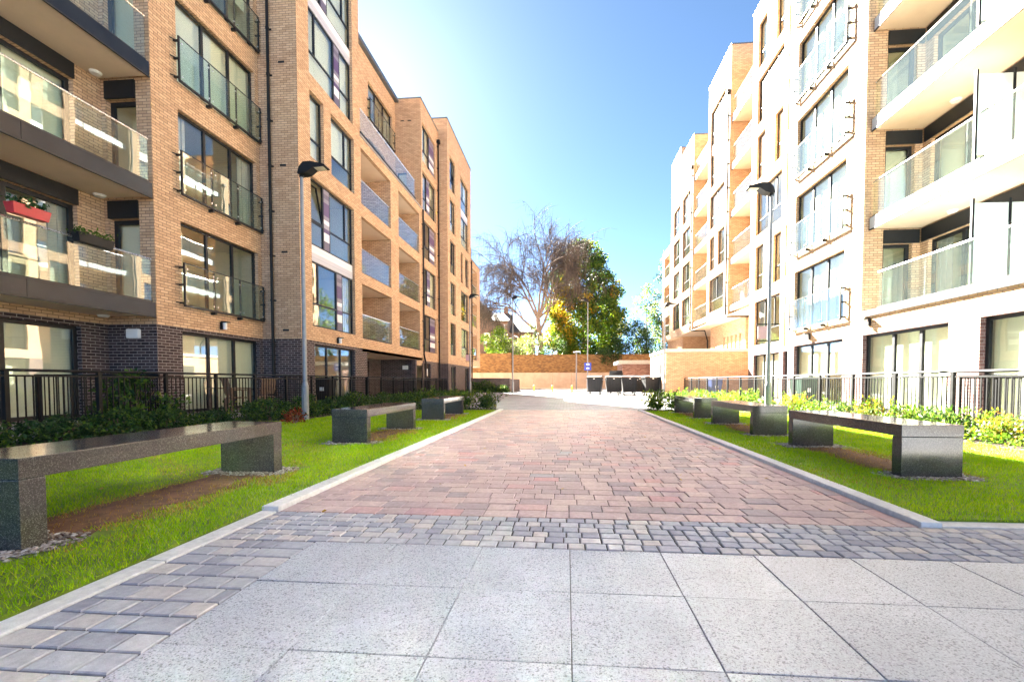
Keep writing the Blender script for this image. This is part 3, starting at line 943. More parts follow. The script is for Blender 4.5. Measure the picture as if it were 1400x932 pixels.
for n in range(1, 6):
    mb = MB()
    mb.fbox(A0, -3, 14.5, .004, .05, 2.97 * n + 2.2, 2.97 * n + 2.60)
    mb.build('lintel_panel', M['metal'], RB)
qh = [(9.68, 10.52, 2.97 * n + .03, 2.97 * n + 2.2) for n in range(1, 6)]
wall('wall', Q1, 9.1, 10.75, 3.0, RT, qh, M['buff'], RB)
for n, h in enumerate(qh):
    window(Q1, *h, RB, cols=[(1, 'g')], blind='one' if n % 2 else 'none', fw=.1, name='balcony_door', rooms=1.2)
    MB().fbox(Q1, h[0], 10.7, .004, .05, h[3], h[3] + .40).build('lintel_panel', M['metal'], RB)
tf = MB().fbox(A1, -3, 14.52, -1.63, .05, 2.96, 3.08).build('terrace_coping', M['fascia_light'], RB)
MB().fbox(A1, -3, 14.52, .04, .075, 2.90, 2.955).build('drip_edge', M['metal'], tf)
glassrail(A1, -3, 13.95, -.06, 3.1, 1.06, 10, tf, True)
for n in range(2, 6):
    z0 = 5.60 + 2.97 * (n - 2)
    balcony(A0, -3, 14.56, 0.0, 1.5, z0, z0 + .34, RB, 'fascia_light', n=11, rail=1.06)
scr = MB()
for n in (1, 2, 3, 4):
    z = 3.1 + (n - 1) * 2.97 + (0 if n == 1 else -.1)
    s_ = MB()
    for x in (9.22, 10.0, 10.66):
        s_.box(x - .025, x + .025, 11.0, 11.05, z, z + 2.0)
    so = s_.build('privacy_screen', M['metal'], RB)
    MB().box(9.25, 9.97, 11.015, 11.035, z + .12, z + 1.9).build('frosted_panel', M['milk'], so)
    MB().box(10.03, 10.63, 11.015, 11.035, z + .12, z + 1.9).build('frosted_panel', M['milk'], so)
# bay with juliet balconies
H1 = [(15.5, 18.72, SILL(n) + .12, HEAD(n) + .03) for n in range(1, 7)]
SL = [(19.38, 19.52, SILL(n) + 2.45, SILL(n) + 4.55) for n in range(0, 6)]
wall('wall', A1, 14.6, 19.9, BASE, RT, H1 + SL, M['buff'], RB)
for n, h in enumerate(H1):
    window(A1, *h, RB, cols=[(1.1, 'g'), (1, 'g'), (1, 'g')], blind=['half', 'full', 'full', 'half', 'full', 'full'][n], fw=.06)
    juliet(A1, 15.44, 18.78, h[2], RB)
for h in SL:
    MB().fbox(A1, h[0], h[1], -.15, -.12, h[2], h[3]).build('slit_panel', M['metal'], RB)
gh = [(15.5, 18.65, .09, 2.36), (19.15, 19.55, .09, 2.2)]
wall('brick_base', A1, 14.6, 19.9, 0, BASE, gh, M['pink'], RB)
window(A1, *gh[0], RB, blind='half', fw=.07)
MB().fbox(A1, 19.15, 19.55, -.15, -.1, .09, 2.2).build('meter_door', M['metal'], RB)
wall_lamp(A1, 17.5, 2.62, RB); wall_lamp(A1, 14.2, 2.72, RB)
# bay set back beyond it
W = []
for n in range(1, 7):
    if n % 2: W.append((22.3, 25.48, SILL(n), HEAD(n)))
    else: W += [(24.45, 25.48, SILL(n), HEAD(n)), (22.0, 23.37, SILL(n), HEAD(n))]
SL = [(23.8, 23.92, SILL(n) + .03, HEAD(n) - .0) for n in (2, 4, 6)]
wall('wall', A2, 19.9, 26.15, BASE, RT, W + SL, M['buff'], RB)
for i, h in enumerate(W):
    wide = h[1] - h[0] > 2
    window(A2, *h, RB, cols=[(1, 'g'), (1, 'g'), (1, 'g')] if wide else [(1, 'g')], transom=.34, blind='full' if i % 3 else 'sides', glz='glass_streak' if i == 4 else 'glass_streak_mild' if i == 5 else 'glass_streak_faint' if i == 6 else None)  # glazing picked by where its reflected sun lands on the paving
for h in SL:
    MB().fbox(A2, h[0], h[1], -.15, -.12, h[2], h[3]).build('slit_panel', M['metal'], RB)
gh = [(22.4, 25.5, .09, 2.37)]
wall('brick_base', A2, 19.9, 26.15, 0, BASE, gh, M['pink'], RB)
window(A2, *gh[0], RB, blind='full')
GLZ = 'glass_streak'  # far bays get the rough reflective panes that streak the road with sun
# balcony gap, second bay, balcony gap, third bay, loggia end
A3 = Fr('x', 11.9, -1)
for (y0, y1, top) in ((26.15, 29.5, 20.6), (33.9, 37.7, 20.6)):
    hs = [(y0 + .3, y1 - .9, OV + .4 + FL * k, OV + 2.45 + FL * k) for k in range(5)]
    wall('wall', A3, y0, y1, OV, top, hs, M['buff'], RB)
    for h in hs:
        window(A3, *h, RB, cols=[(1, 'g'), (1, 'g')], blind='sides', name='balcony_window')
    for k in range(5):
        z0 = 5.42 + FL * k
        balcony(A3, y0 + .02, y1 - .04, 0, 1.52, z0, z0 + .34, RB, 'fascia_light', n=3, rail=1.05, lights=False)
for (Q, z1) in ((Q2, 22.1), (Q3, 21.0)):
    wall('wall', Q, 10.3, 11.9, OV, z1, [], M['buff'], RB)
W = []
for n in range(2, 6):
    if n == 5: W.append((30.4, 33.45, SILL(5) - .05, HEAD(6) + .0))
    elif n == 3: W += [(30.3, 31.7, SILL(n), HEAD(n)), (32.3, 33.45, SILL(n), HEAD(n))]
    else: W.append((30.4, 33.45, SILL(n), HEAD(n)))
wall('wall', A2, 29.5, 33.9, OV, 22.1, W, M['buff'], RB)
for i, h in enumerate(W):
    if h[3] - h[2] > 3:
        window(A2, h[0], h[1], h[2], h[2] + 2.4, RB, cols=[(1, 'g'), (1, 'g')], transom=.35, blind='full')
        window(A2, h[0], h[1], h[2] + 2.97, h[3], RB, cols=[(1, 'g'), (1, 'g')], transom=.35, blind='full')
        mb = MB()
        for q in range(4):
            mb.fbox(A2, h[0], h[1], -.14, -.10, h[2] + 2.4 + .1425 * q + .004, h[2] + 2.4 + .1425 * (q + 1) - .004)
        mb.build('spandrel_band', M['bands'], RB)
    else:
        window(A2, *h, RB, cols=[(1, 'g'), (.8, 'g')] if h[1] - h[0] > 2 else [(1, 'g')], transom=.35, blind='sides' if i == 0 else 'full')
W = []
for n in range(2, 6):
    W += [(38.5, 41.1, SILL(n) - .05, HEAD(n) - .05), (41.9, 44.4, SILL(n) - .05, HEAD(n) - .05)]
wall('wall', A2, 37.7, 41.7, OV, 21.0, W[0::2], M['buff'], RB)
wall('wall', A2, 41.7, 45.35, OV, 22.05, W[1::2], M['buff'], RB)
for i, h in enumerate(W):
    window(A2, *h, RB, cols=[(1, 'g'), (.7, 'g')] if i % 3 else [(.6, 'g'), (1, 'g')], transom=.36, blind=['full', 'sides', 'none'][i % 3])
L4 = [(45.75, 48.5, z0, z1) for z0, z1 in ((5.65, 7.6), (8.65, 10.8), (11.7, 13.8))]
wall('wall', A2, 45.35, 49.2, OV, 14.5, L4, M['buff'], RB)
for h in L4:
    loggia(A2, *h, RB, depth=1.5, door=False, n=2)
F_ = Fr('y', 29.5, -1)
downpipe(A2, 29.68, OV + .05, 19.2, RB, extra=[(10.2, 29.42, OV - .08), (11.8, 29.42, OV - .08)], r=.055)
downpipe(A2, 37.9, OV + .05, 18.4, RB, extra=[(10.25, 37.6, OV - .06), (11.3, 37.6, OV - .06), (11.32, 36.9, 4.2), (11.32, 36.9, 3.0)], r=.055)
# soffit of the overhang and the set back ground storey
MB().box(10.3, 24, 26.15, 49.2, OV - .02, OV + .02).build('overhang_soffit', M['soffit'], RB)
A4 = Fr('x', 11.4, -1)
sl = [(30.2 + .75 * k, 30.55 + .75 * k, 3.0, 4.15) for k in range(5)]
wall('wall', A4, 29.5, 36.4, 0, OV - .02, sl, M['buff'], RB)
for h in sl:
    MB().fbox(A4, h[0], h[1], -.15, -.10, h[2], h[3]).build('slit_window', M['glass'], RB)
for q in (((11.4, 29.5, 0), (12.6, 29.5, 0), (12.6, 29.5, OV), (11.4, 29.5, OV)),
          ((12.6, 26.15, 0), (12.6, 29.5, 0), (12.6, 29.5, OV), (12.6, 26.15, OV)),
          ((10.9, 43.0, 0), (14.0, 43.0, 0), (14.0, 43.0, OV), (10.9, 43.0, OV)),
          ((10.9, 43.0, 0), (10.9, 49.2, 0), (10.9, 49.2, OV), (10.9, 43.0, OV)),
          ((11.4, 36.4, 0), (14.0, 36.4, 0), (14.0, 36.4, OV), (11.4, 36.4, OV))):
    MB().quad(*q).build('wall', M['buff'], RB, fix=False)
MB().box(12.5, 12.58, 27.2, 28.6, .02, 2.2).build('service_door', M['metal'], RB)
# roofs, backs, copings
BK = 24.0
mb = MB()
for (xf, y0, y1, z) in ((10.75, -3, 14.6, 18.3), (9.1, 14.6, 19.9, RT), (10.3, 19.9, 26.15, RT), (11.9, 26.15, 29.5, 20.6), (10.3, 29.5, 33.9, 22.1), (11.9, 33.9, 37.7, 20.6), (10.3, 37.7, 41.7, 21.0), (10.3, 41.7, 45.35, 22.05), (10.3, 45.35, 49.2, 14.5)):
    mb.quad((xf, y0, z - .12), (xf, y1, z - .12), (BK, y1, z - .12), (BK, y0, z - .12))
mb.build('roof', M['slate'], RB, fix=False)
mb = MB()
mb.quad((BK, -3, 0), (BK, 49.2, 0), (BK, 49.2, 14.5), (BK, -3, 14.5))
mb.quad((BK, -3, 14.5), (BK, 45.35, 14.5), (BK, 45.35, 20), (BK, -3, 20))
for (y, x, z0, z1) in ((-3, 10.75, 0, 18.3), (26.15, 10.3, BASE, RT), (33.9, 10.3, OV, 22.1), (45.35, 10.3, 14.5, 22.05), (49.2, 10.3, OV, 14.5), (41.7, 10.3, 21.0, 22.05), (14.6, 10.75, 18.3, RT)):
    mb.quad((x, y, z0), (BK, y, z0), (BK, y, z1), (x, y, z1))
mb.quad((9.1, 19.9, BASE), (10.3, 19.9, BASE), (10.3, 19.9, RT), (9.1, 19.9, RT))
mb.quad((10.75, -3, 2.98), (9.1, -3, 2.98), (9.1, -3, 0), (10.75, -3, 0))
mb.build('rear_wall', M['buff'], RB, fix=False)
mb = MB()
mb.quad((9.1, 19.9, 0), (10.3, 19.9, 0), (10.3, 19.9, BASE), (9.1, 19.9, BASE))
mb.quad((10.3, 26.15, 0), (12.6, 26.15, 0), (12.6, 26.15, BASE), (10.3, 26.15, BASE))
mb.build('brick_base', M['pink'], RB, fix=False)
mb = MB()
for (F, y0, y1, z) in ((A1, 14.58, 19.92, RT), (A2, 19.92, 26.17, RT), (A2, 29.48, 33.92, 22.1), (A2, 37.68, 41.7, 21.0), (A2, 41.7, 45.37, 22.05), (A2, 45.37, 49.22, 14.5)):
    mb.fbox(F, y0, y1, -.3, .035, z, z + .07)
for (F, x0, x1, z) in ((Q1, 9.13, 12, RT), (Q2, 10.33, 13, 22.1), (Q3, 10.33, 13, 21.0)):
    mb.fbox(F, x0, x1, -.3, .033, z + .002, z + .068)
mb.build('coping', M['coping'], RB)
MB().tube([(10.5, 46.2, 14.5), (10.5, 46.2, 15.9)], .03, 6).build('roof_mast', M['black'], RB)

# low bin store in front of the overhang
BS = thing('bin_store', (8.2, 30.0, 0), 'low flat-roofed brick store below the overhanging end of the right block', 'brick store')
mb = MB()
mb.quad((6.1, 28, 0), (11.38, 28, 0), (11.38, 28, 2.74), (6.1, 28, 2.74))
mb.quad((6.1, 28, 0), (6.1, 33, 0), (6.1, 33, 2.74), (6.1, 28, 2.74))
mb.quad((6.1, 33, 0), (11.38, 33, 0), (11.38, 33, 2.74), (6.1, 33, 2.74))
mb.build('wall', M['buff'], BS, fix=False)
MB().box(6.03, 11.38, 27.93, 33.07, 2.742, 2.92).build('coping', M['stonecap'], BS, bevel=.02)
mb = MB(); mb.box(6.05, 6.098, 29.2, 30.3, .02, 2.05); mb.build('store_door', M['metal'], BS)

GLZ = 'glass'
# ------------------------------------------------------------------ ground
def structure(name, mb, mat, **kw):
    o = mb.build(name, mat, None, **kw)
    o['kind'] = 'structure'
    return o


structure('ground', MB().quad((-500, -300, -.06), (500, -300, -.06), (500, 700, -.06), (-500, 700, -.06)), M['ground'], fix=False)
structure('road', MB().quad((-30, 14.62, -.004), (30, 14.62, -.004), (30, 57, -.004), (-30, 57, -.004)), M['road'], fix=False)
structure('paving_bed', MB().quad((-2.12, -4, -.010), (14, -4, -.010), (14, 14.62, -.010), (-2.12, 14.62, -.010)), M['joint'], fix=False)


def pavers(rects, rng, ch=0.006, h=0.05, tilt=0.0015, jit=0.0):
    """rects: x0,x1,y0,y1 of each stone; a chamfered block for each, top at z = 0."""
    r = np.array(rects, dtype=float)
    n = len(r)
    if jit:
        r += rng.uniform(-jit, jit, r.shape)
    z = rng.normal(0, tilt, (n, 1))
    zt = z + rng.normal(0, tilt * .5, (n, 4))
    x0, x1, y0, y1 = r.T
    V = np.zeros((n, 12, 3))
    for k, (xa, ya) in enumerate(((x0, y0), (x1, y0), (x1, y1), (x0, y1))):
        sx = 1 if k in (0, 3) else -1
        sy = 1 if k in (0, 1) else -1
        V[:, k, 0] = xa + sx * ch; V[:, k, 1] = ya + sy * ch; V[:, k, 2] = zt[:, k]
        V[:, 4 + k, 0] = xa; V[:, 4 + k, 1] = ya; V[:, 4 + k, 2] = zt[:, k] - ch * .8
        V[:, 8 + k, 0] = xa; V[:, 8 + k, 1] = ya; V[:, 8 + k, 2] = -h
    f = [(0, 1, 2, 3)]
    for a, b in ((4, 0), (8, 4)):
        for k in range(4):
            f.append((a + k, a + (k + 1) % 4, b + (k + 1) % 4, b + k))
    F = (np.array(f)[None] + (np.arange(n) * 12)[:, None, None]).reshape(-1, 4)
    return V.reshape(-1, 3), F


rng = np.random.default_rng(3)
# granite slabs
rc = []
J = .002
for i in range(-3, 20):
    for j in range(0, 9):
        x0 = .02 + .5 * i; y1 = 2.485 - .51 * j
        rc.append((x0 + J, x0 + .5 - J, y1 - .51 + J, y1 - J))
v, f = pavers(rc, rng, .002, tilt=.0006)
np_mesh('granite_slabs', v, f, M['slab'])['kind'] = 'structure'
# grey setts: a border across the path and one down its left side
rc = []
y = 2.495
for row in range(6):
    hh = .0935
    x = -2.10 - rng.uniform(0, .08)
    while x < 11:
        w = rng.choice([.088, .098, .11, .128])
        if x + w > -2.1:
            rc.append((max(x, -2.10) + .0044, x + w - .0044, y + .0044, y + hh - .0044))
        x += w
    y += hh
y = 2.485
while y > -2.5:
    hh = rng.choice([.118, .128])
    x = -2.10
    ws = []
    while x < -1.49:
        w = min(rng.choice([.10, .13, .165, .19]), -1.485 - x)
        if -1.485 - (x + w) < .07: w = -1.485 - x
        rc.append((x + .0044, x + w - .0044, y - hh + .0044, y - .0044))
        x += w
    y -= hh
v, f = pavers(rc, rng, .0055, tilt=.0007, jit=.0016)
np_mesh('sett_paving', v, f, M['sett'])['kind'] = 'structure'
# red block paving
rc = []
y = 3.06
while y < 14.55:
    hh = .163
    x = -1.97 - rng.uniform(0, .16)
    while x < 2.17:
        w = rng.choice([.163, .205, .245])
        a, b = max(x, -1.97), min(x + w, 2.17)
        if b - a > .02:
            rc.append((a + .0025, b - .0025, y + .0025, y + hh - .0025))
        x += w
    y += hh
for x0 in (-2.10, 2.17):
    yy = 3.06
    while yy < 14.6:
        rc.append((x0 + .0025, x0 + .13 - .0025, yy + .0025, yy + .20 - .0025))
        yy += .20
v, f = pavers(rc, rng, .0045, tilt=.0012, jit=.0008)
np_mesh('block_paving', v, f, M['redblock'])['kind'] = 'structure'
# kerbs
mb = MB()
y = 3.05
while y < 14.6:
    y1 = min(y + .915, 14.62)
    mb.box(-2.235, -2.105, y + .004, y1 - .004, -.1, .034)
    mb.box(2.305, 2.435, y + .004, y1 - .004, -.1, .034)
    y = y1
y = 3.04
while y > -3:
    mb.box(-2.225, -2.105, y - .9 + .003, y - .003, -.1, .006)
    y -= .9
x = 2.44
while x < 10:
    mb.box(x + .003, x + .9 - .003, 3.065, 3.185, -.1, .006)
    x += .9
structure('kerb', mb, M['kerb'], bevel=.008)

# patios and planting beds
structure('patio', MB().box(-11.7, -8.35, -3, 31, -.1, .05), M['patio'])
structure('patio', MB().box(6.95, 10.7, -3, 27, -.1, .05), M['patio'])
mb = MB()
mb.prism([(-8.36, -3), (-7.5, -3), (-7.3, 9), (-6.25, 10), (-6.25, 13.6), (-2.24, 13.9), (-2.24, 14.6), (-4.5, 15.3), (-6.0, 16.6), (-6.2, 31), (-8.36, 31)], -.1, .028)
structure('planting_bed', mb, M['soil'])
mb = MB()
mb.prism([(6.94, 3.2), (6.94, 27), (5.6, 27), (5.3, 15.2), (2.44, 14.6), (2.44, 13.9), (5.4, 13.6), (5.95, 12.6), (6.1, 3.2)], -.1, .028)
structure('planting_bed', mb, M['soil'])

# lawns: turf sheets with real blades
LAWN_L = [(-7.5, -3), (-2.226, -3), (-2.236, 3), (-2.236, 13.9), (-6.25, 13.6), (-6.25, 10), (-7.3, 9)]
LAWN_R = [(2.436, 3.187), (6.1, 3.187), (5.95, 12.6), (5.4, 13.6), (2.436, 13.9)]
structure('lawn_ground', MB().prism(LAWN_L, -.1, .022), M['turf'])
structure('lawn_ground', MB().prism(LAWN_R, -.1, .022), M['turf'])
BENCHES_L = [(-3.53, -2.95, 2.14, 4.36), (-3.50, -2.95, 6.33, 8.46), (-3.48, -2.93, 10.38, 12.45)]
BENCHES_R = [(3.22, 3.78, 4.53, 6.72), (3.18, 3.75, 7.85, 10.07), (3.18, 3.74, 11.34, 13.42)]


def inpoly(P, poly):
    x, y = P[:, 0], P[:, 1]
    c = np.zeros(len(P), bool)
    n = len(poly)
    for i in range(n):
        x0, y0 = poly[i]; x1, y1 = poly[(i + 1) % n]
        with np.errstate(divide='ignore', invalid='ignore'):
            t = ((y0 > y) != (y1 > y)) & (x < (x1 - x0) * (y - y0) / (y1 - y0) + x0)
        c ^= t
    return c


def wob(P, s, seed):
    """A soft two-dimensional wobble made of sines, in -1 .. 1."""
    r = np.random.default_rng(seed)
    a = np.zeros(len(P))
    for k in range(5):
        d = r.normal(size=2); ph = r.uniform(0, 7)
        a += np.sin((P[:, 0] * d[0] + P[:, 1] * d[1]) * s + ph)
    return a / 2.6


def blades(P, hgt, wid, rng):
    n = len(P)
    a = rng.uniform(0, 2 * PI, n)
    lean = rng.normal(0, .42, (n, 2))
    h = hgt * rng.uniform(.55, 1.25, n)
    V = np.zeros((n, 3, 3))
    dx, dy = np.cos(a) * wid / 2, np.sin(a) * wid / 2
    V[:, 0] = np.c_[P[:, 0] - dx, P[:, 1] - dy, np.full(n, .018)]
    V[:, 1] = np.c_[P[:, 0] + dx, P[:, 1] + dy, np.full(n, .018)]
    V[:, 2] = np.c_[P[:, 0] + lean[:, 0] * h, P[:, 1] + lean[:, 1] * h, .018 + h]
    return V.reshape(-1, 3), np.arange(n * 3).reshape(-1, 3)


def lawn(name, poly, benches, seed):
    rng = np.random.default_rng(seed)
    po = np.array(poly)
    lo, hi = po.min(0), po.max(0)
    lo[1] = max(lo[1], -1.2)
    pts, hs, ws = [], [], []
    for (y0, y1, dens, hg, wd) in ((lo[1], 3.5, 5200, .034, .0052), (3.5, 6, 4200, .034, .006), (6, 9, 2400, .036, .009), (9, 14, 1500, .038, .013)):
        y0, y1 = max(y0, lo[1]), min(y1, hi[1])
        if y1 <= y0: continue
        n = int((hi[0] - lo[0]) * (y1 - y0) * dens)
        P = np.c_[rng.uniform(lo[0], hi[0], n), rng.uniform(y0, y1, n)]
        P = P[inpoly(P, poly)]
        pts.append(P); hs.append(np.full(len(P), hg)); ws.append(np.full(len(P), wd))
    P = np.concatenate(pts); H = np.concatenate(hs); W = np.concatenate(ws)
    keep = np.ones(len(P), bool); dry = np.zeros(len(P), bool)
    w1 = wob(P, 5.5, seed + 1) * .06
    for (x0, x1, y0, y1) in benches:
        for (a, b) in ((y0 - .02, y0 + .15), (y1 - .15, y1 + .02)):
            keep &= ~((P[:, 0] > x0 - .13 + w1) & (P[:, 0] < x1 + .16 - w1) & (P[:, 1] > a - .14 + w1) & (P[:, 1] < b + .14 - w1))
        under = (P[:, 0] > x0 + .08 + w1) & (P[:, 0] < x1 - .02 + w1) & (P[:, 1] > y0) & (P[:, 1] < y1)
        near = (P[:, 0] > x0 - .02 + w1 * 1.6) & (P[:, 0] < x1 + .22 + w1 * 1.6) & (P[:, 1] > y0) & (P[:, 1] < y1)
        u = rng.uniform(size=len(P))
        keep &= ~(under & (u < .86))
        dry |= (near & (u < .72)) | (under & keep)
    patch = (wob(P, 2.2, seed + 5) > .82) & (rng.uniform(size=len(P)) < .25)
    dry |= patch
    H = H * (1 + .22 * wob(P, 3.1, seed + 9))
    g = keep & ~dry
    v, f = blades(P[g], H[g], W[g], rng)
    tag(np_mesh(name, v, f, M['grass']), kind='stuff')
    d = keep & dry
    v, f = blades(P[d], H[d] * .8, W[d], rng)
    tag(np_mesh('dry_grass', v, f, M['straw']), kind='stuff')


lawn('lawn', [(-7.5, -3), (-2.195, -3), (-2.21, 3), (-2.215, 13.9)] + LAWN_L[4:], BENCHES_L, 21)
lawn('lawn', [(2.415, 3.16), (6.1, 3.16), (5.95, 12.6), (5.4, 13.6), (2.415, 13.9)], BENCHES_R, 42)


def worn(x0, x1, y0, y1, seed):
    r = random.Random(seed)
    P = []
    for k in range(44):
        t = k / 44
        if t < .5:
            y = y0 + (y1 - y0) * t * 2; x = x0 + r.uniform(-.05, .05)
        else:
            y = y1 - (y1 - y0) * (t - .5) * 2; x = x1 + r.uniform(-.07, .07)
        P.append((x, y))
    return MB().prism(P[::-1], .0, .0255)


pebs = {}
for k, (x0, x1, y0, y1) in enumerate(BENCHES_L + BENCHES_R):
    structure('worn_soil', worn(x0 + .03, x1 + .03, y0 + .1, y1 - .1, k), M['dirt'])


def pebbles(cells, n, seed, size=(.008, .02)):
    rng = np.random.default_rng(seed)
    V0 = np.array([(1, 0, 0), (-1, 0, 0), (0, 1, 0), (0, -1, 0), (0, 0, 1), (0, 0, -1), (.62, .62, .5), (-.62, .62, .5), (.62, -.62, .5), (-.62, -.62, .5)], float)
    F0 = [(0, 6, 4, 8), (1, 9, 4, 7), (2, 7, 4, 6), (3, 8, 4, 9), (0, 8, 3, 5), (1, 7, 2, 5), (2, 6, 0, 5), (3, 9, 1, 5)]
    vs, fs = [], []
    c = 0
    for (x0, x1, y0, y1, hole) in cells:
        m = 0
        while m < n:
            x, y = rng.uniform(x0, x1), rng.uniform(y0, y1)
            if hole[0] < x < hole[1] and hole[2] < y < hole[3]: continue
            dx = max(hole[0] - x, x - hole[1], 0); dy = max(hole[2] - y, y - hole[3], 0)
            if math.hypot(dx, dy) > rng.uniform(.03, .17): continue
            s = rng.uniform(*size); a = rng.uniform(0, 7)
            v = V0 * (s, s * rng.uniform(.6, 1), s * .55)
            v = np.c_[v[:, 0] * math.cos(a) - v[:, 1] * math.sin(a) + x, v[:, 0] * math.sin(a) + v[:, 1] * math.cos(a) + y, v[:, 2] + .024 + rng.uniform(0, .008)]
            vs.append(v); fs.append(np.array(F0) + 10 * c)
            c += 1; m += 1
    return np.concatenate(vs), np.concatenate(fs)


cells = []
for (x0, x1, y0, y1) in (BENCHES_L + BENCHES_R):
    for (a, b) in ((y0, y0 + .13), (y1 - .13, y1)):
        cells.append((x0 - .2, x1 + .22, a - .2, b + .2, (x0 - .005, x1 + .005, a - .005, b + .005)))
v, f = pebbles(cells[:2] + cells[6:8], 750, 5)
tag(np_mesh('gravel', v, f, M['pebble']), kind='stuff')
v, f = pebbles(cells[2:6] + cells[8:], 260, 6, (.012, .024))
tag(np_mesh('gravel', v, f, M['pebble']), kind='stuff')
# ------------------------------------------------------------------ benches
LBL = ['dark granite bench on the left lawn, nearest the camera, cut by the photo edge',
       'dark granite bench on the left lawn, middle of three, in front of the lamp post',
       'farthest granite bench on the left lawn, beside the shrubs at the lawn end']
LBR = ['dark polished granite bench on the right lawn, nearest the camera with gravel round its leg',
       'dark granite bench on the right lawn, between the nearest bench and the farthest one',
       'farthest granite bench on the right lawn, beside the leafy plants at the lawn end']
for (x0, x1, y0, y1), lab in zip(BENCHES_L + BENCHES_R, LBL + LBR):
    t = thing('granite_bench', ((x0 + x1) / 2, (y0 + y1) / 2, 0), lab, 'bench', 'granite benches on the lawns')
    MB().box(x0, x1, y0, y1, .415, .532).build('seat', M['bench'], t, bevel=.004)
    for a in (y0, y1 - .13):
        MB().box(x0 + .003, x1 - .003, a + .002, a + .128, -.05, .413).build('leg', M['bench'], t, bevel=.004)


# ------------------------------------------------------------------ railings
def railing(x, y0, y1, label, panel=1.38, top=1.125, base=.05):
    t = thing('railing', (x, (y0 + y1) / 2, base), label, 'railing', 'black railings along the patios')
    MB().tube([(x, y0, top), (x, y1, top)], .024, 10).build('top_rail', M['fence'], t)
    n = max(1, round((y1 - y0) / panel))
    w = (y1 - y0) / n
    for k in range(n + 1):
        y = y0 + w * k
        MB().box(x - .03, x + .03, y - .03, y + .03, base, top - .012).build('post', M['fence'], t)
    for k in range(n):
        a, b = y0 + w * k + .03, y0 + w * (k + 1) - .03
        m = MB()
        m.box(x - .018, x + .018, a, b, top - .105, top - .075)
        m.box(x - .018, x + .018, a, b, base + .09, base + .12)
        q = max(3, round((b - a) / .105))
        for j in range(1, q):
            yy = a + (b - a) * j / q
            m.box(x - .008, x + .008, yy - .008, yy + .008, base + .12, top - .105)
        m.build('bar_panel', M['fence'], t)
    return t


railing(-8.5, 2.0, 18.2, 'black bar railing in front of the left patios, the near run beside the benches')
railing(-8.45, 18.2, 31.0, 'black bar railing in front of the left undercroft, the far run beyond the benches')
railing(7.0, 3.0, 27.0, 'black bar railing along the right patios, with lime green plants along its foot')
t = thing('patio_divider', (-9.9, 8.7, .05), 'black railing set square to the building across the left patio', 'railing')
m = MB()
m.box(-11.5, -8.6, 8.68, 8.72, 1.05, 1.10)
m.box(-11.5, -8.6, 8.69, 8.71, .12, .15)
x = -11.5
while x < -8.6:
    m.box(x - .008, x + .008, 8.692, 8.708, .15, 1.05); x += .11
m.build('bar_panel', M['fence'], t)
for x in (-11.45, -10.0):
    MB().box(x - .03, x + .03, 8.67, 8.73, .05, 1.05).build('post', M['fence'], t)
t = thing('patio_divider', (8.3, 8.6, .05), 'black railing set square to the building across the right patio', 'railing')
m = MB()
m.box(7.1, 9.0, 8.58, 8.62, 1.0, 1.05); m.box(7.1, 9.0, 8.59, 8.61, .12, .15)
x = 7.1
while x < 9.0:
    m.box(x - .008, x + .008, 8.592, 8.608, .15, 1.0); x += .11
m.build('bar_panel', M['fence'], t)
for x in (7.7, 8.95):
    MB().box(x - .03, x + .03, 8.57, 8.63, .05, 1.0).build('post', M['fence'], t)


# ------------------------------------------------------------------ lamp posts
def lamp(x, y, h, side, label, base=.02, name='street_lamp', big=True, banner=None):
    t = thing(name, (x, y, base), label, 'lamp post', 'street lamps along the path')
    m = MB()
    m.tube([(x, y, base - .05), (x, y, base + .82), (x, y, base + .92), (x, y, h * .55), (x, y, h - .05)], [.078, .078, .05, .046, .038], 14)
    pole = m.build('pole', M['galv'], t, smooth=False)
    MB().box(x - .03, x + .03, y - .086, y - .07, base + .25, base + .62).build('access_door', M['galv'], pole)
    s = side
    # flat shoebox head on a swan-necked bracket
    prof = [(-.04, -.17), (.0, -.02), (.10, .09), (.28, .10), (.62, .02), (.64, -.02), (.34, -.04), (.20, -.14), (.10, -.17)]
    m = MB()
    vs = [(x + s * a, y - .12, h + b) for a, b in prof] + [(x + s * a, y + .12, h + b) for a, b in prof]
    n = len(prof)
    fs = [tuple(range(n)), tuple(range(2 * n - 1, n - 1, -1))] + [(k, n + k, n + (k + 1) % n, (k + 1) % n) for k in range(n)]
    m.add(vs, fs)
    hd = m.build('lamp_head', M['black'], t)
    MB().add([(x + s * a, y + b, h + c - .012) for a, b, c in ((.36, -.09, -.036), (.58, -.09, -.022), (.58, .09, -.022), (.36, .09, -.036), (.36, -.09, -.03), (.58, -.09, -.015), (.58, .09, -.015), (.36, .09, -.03))],
             [(0, 1, 2, 3), (4, 7, 6, 5), (0, 4, 5, 1), (1, 5, 6, 2), (2, 6, 7, 3), (3, 7, 4, 0)]).build('lens', M['lens'], hd)
    m = MB()
    m.cyl(x, y, h - .22, h - .05, .052, .05, 12)
    m.build('spigot', M['black'], t)
    if banner:
        z0, z1, mat = banner
        b = MB()
        for z in (z0, z1):
            b.box(x - .32, x + .28, y - .015, y + .015, z - .015, z + .015)
        bo = b.build('banner_bracket', M['black'], t)
        MB().box(x - .29, x - .06, y - .006, y + .006, z0 + .05, z1 - .05).build('banner', M[mat], bo)
    return t


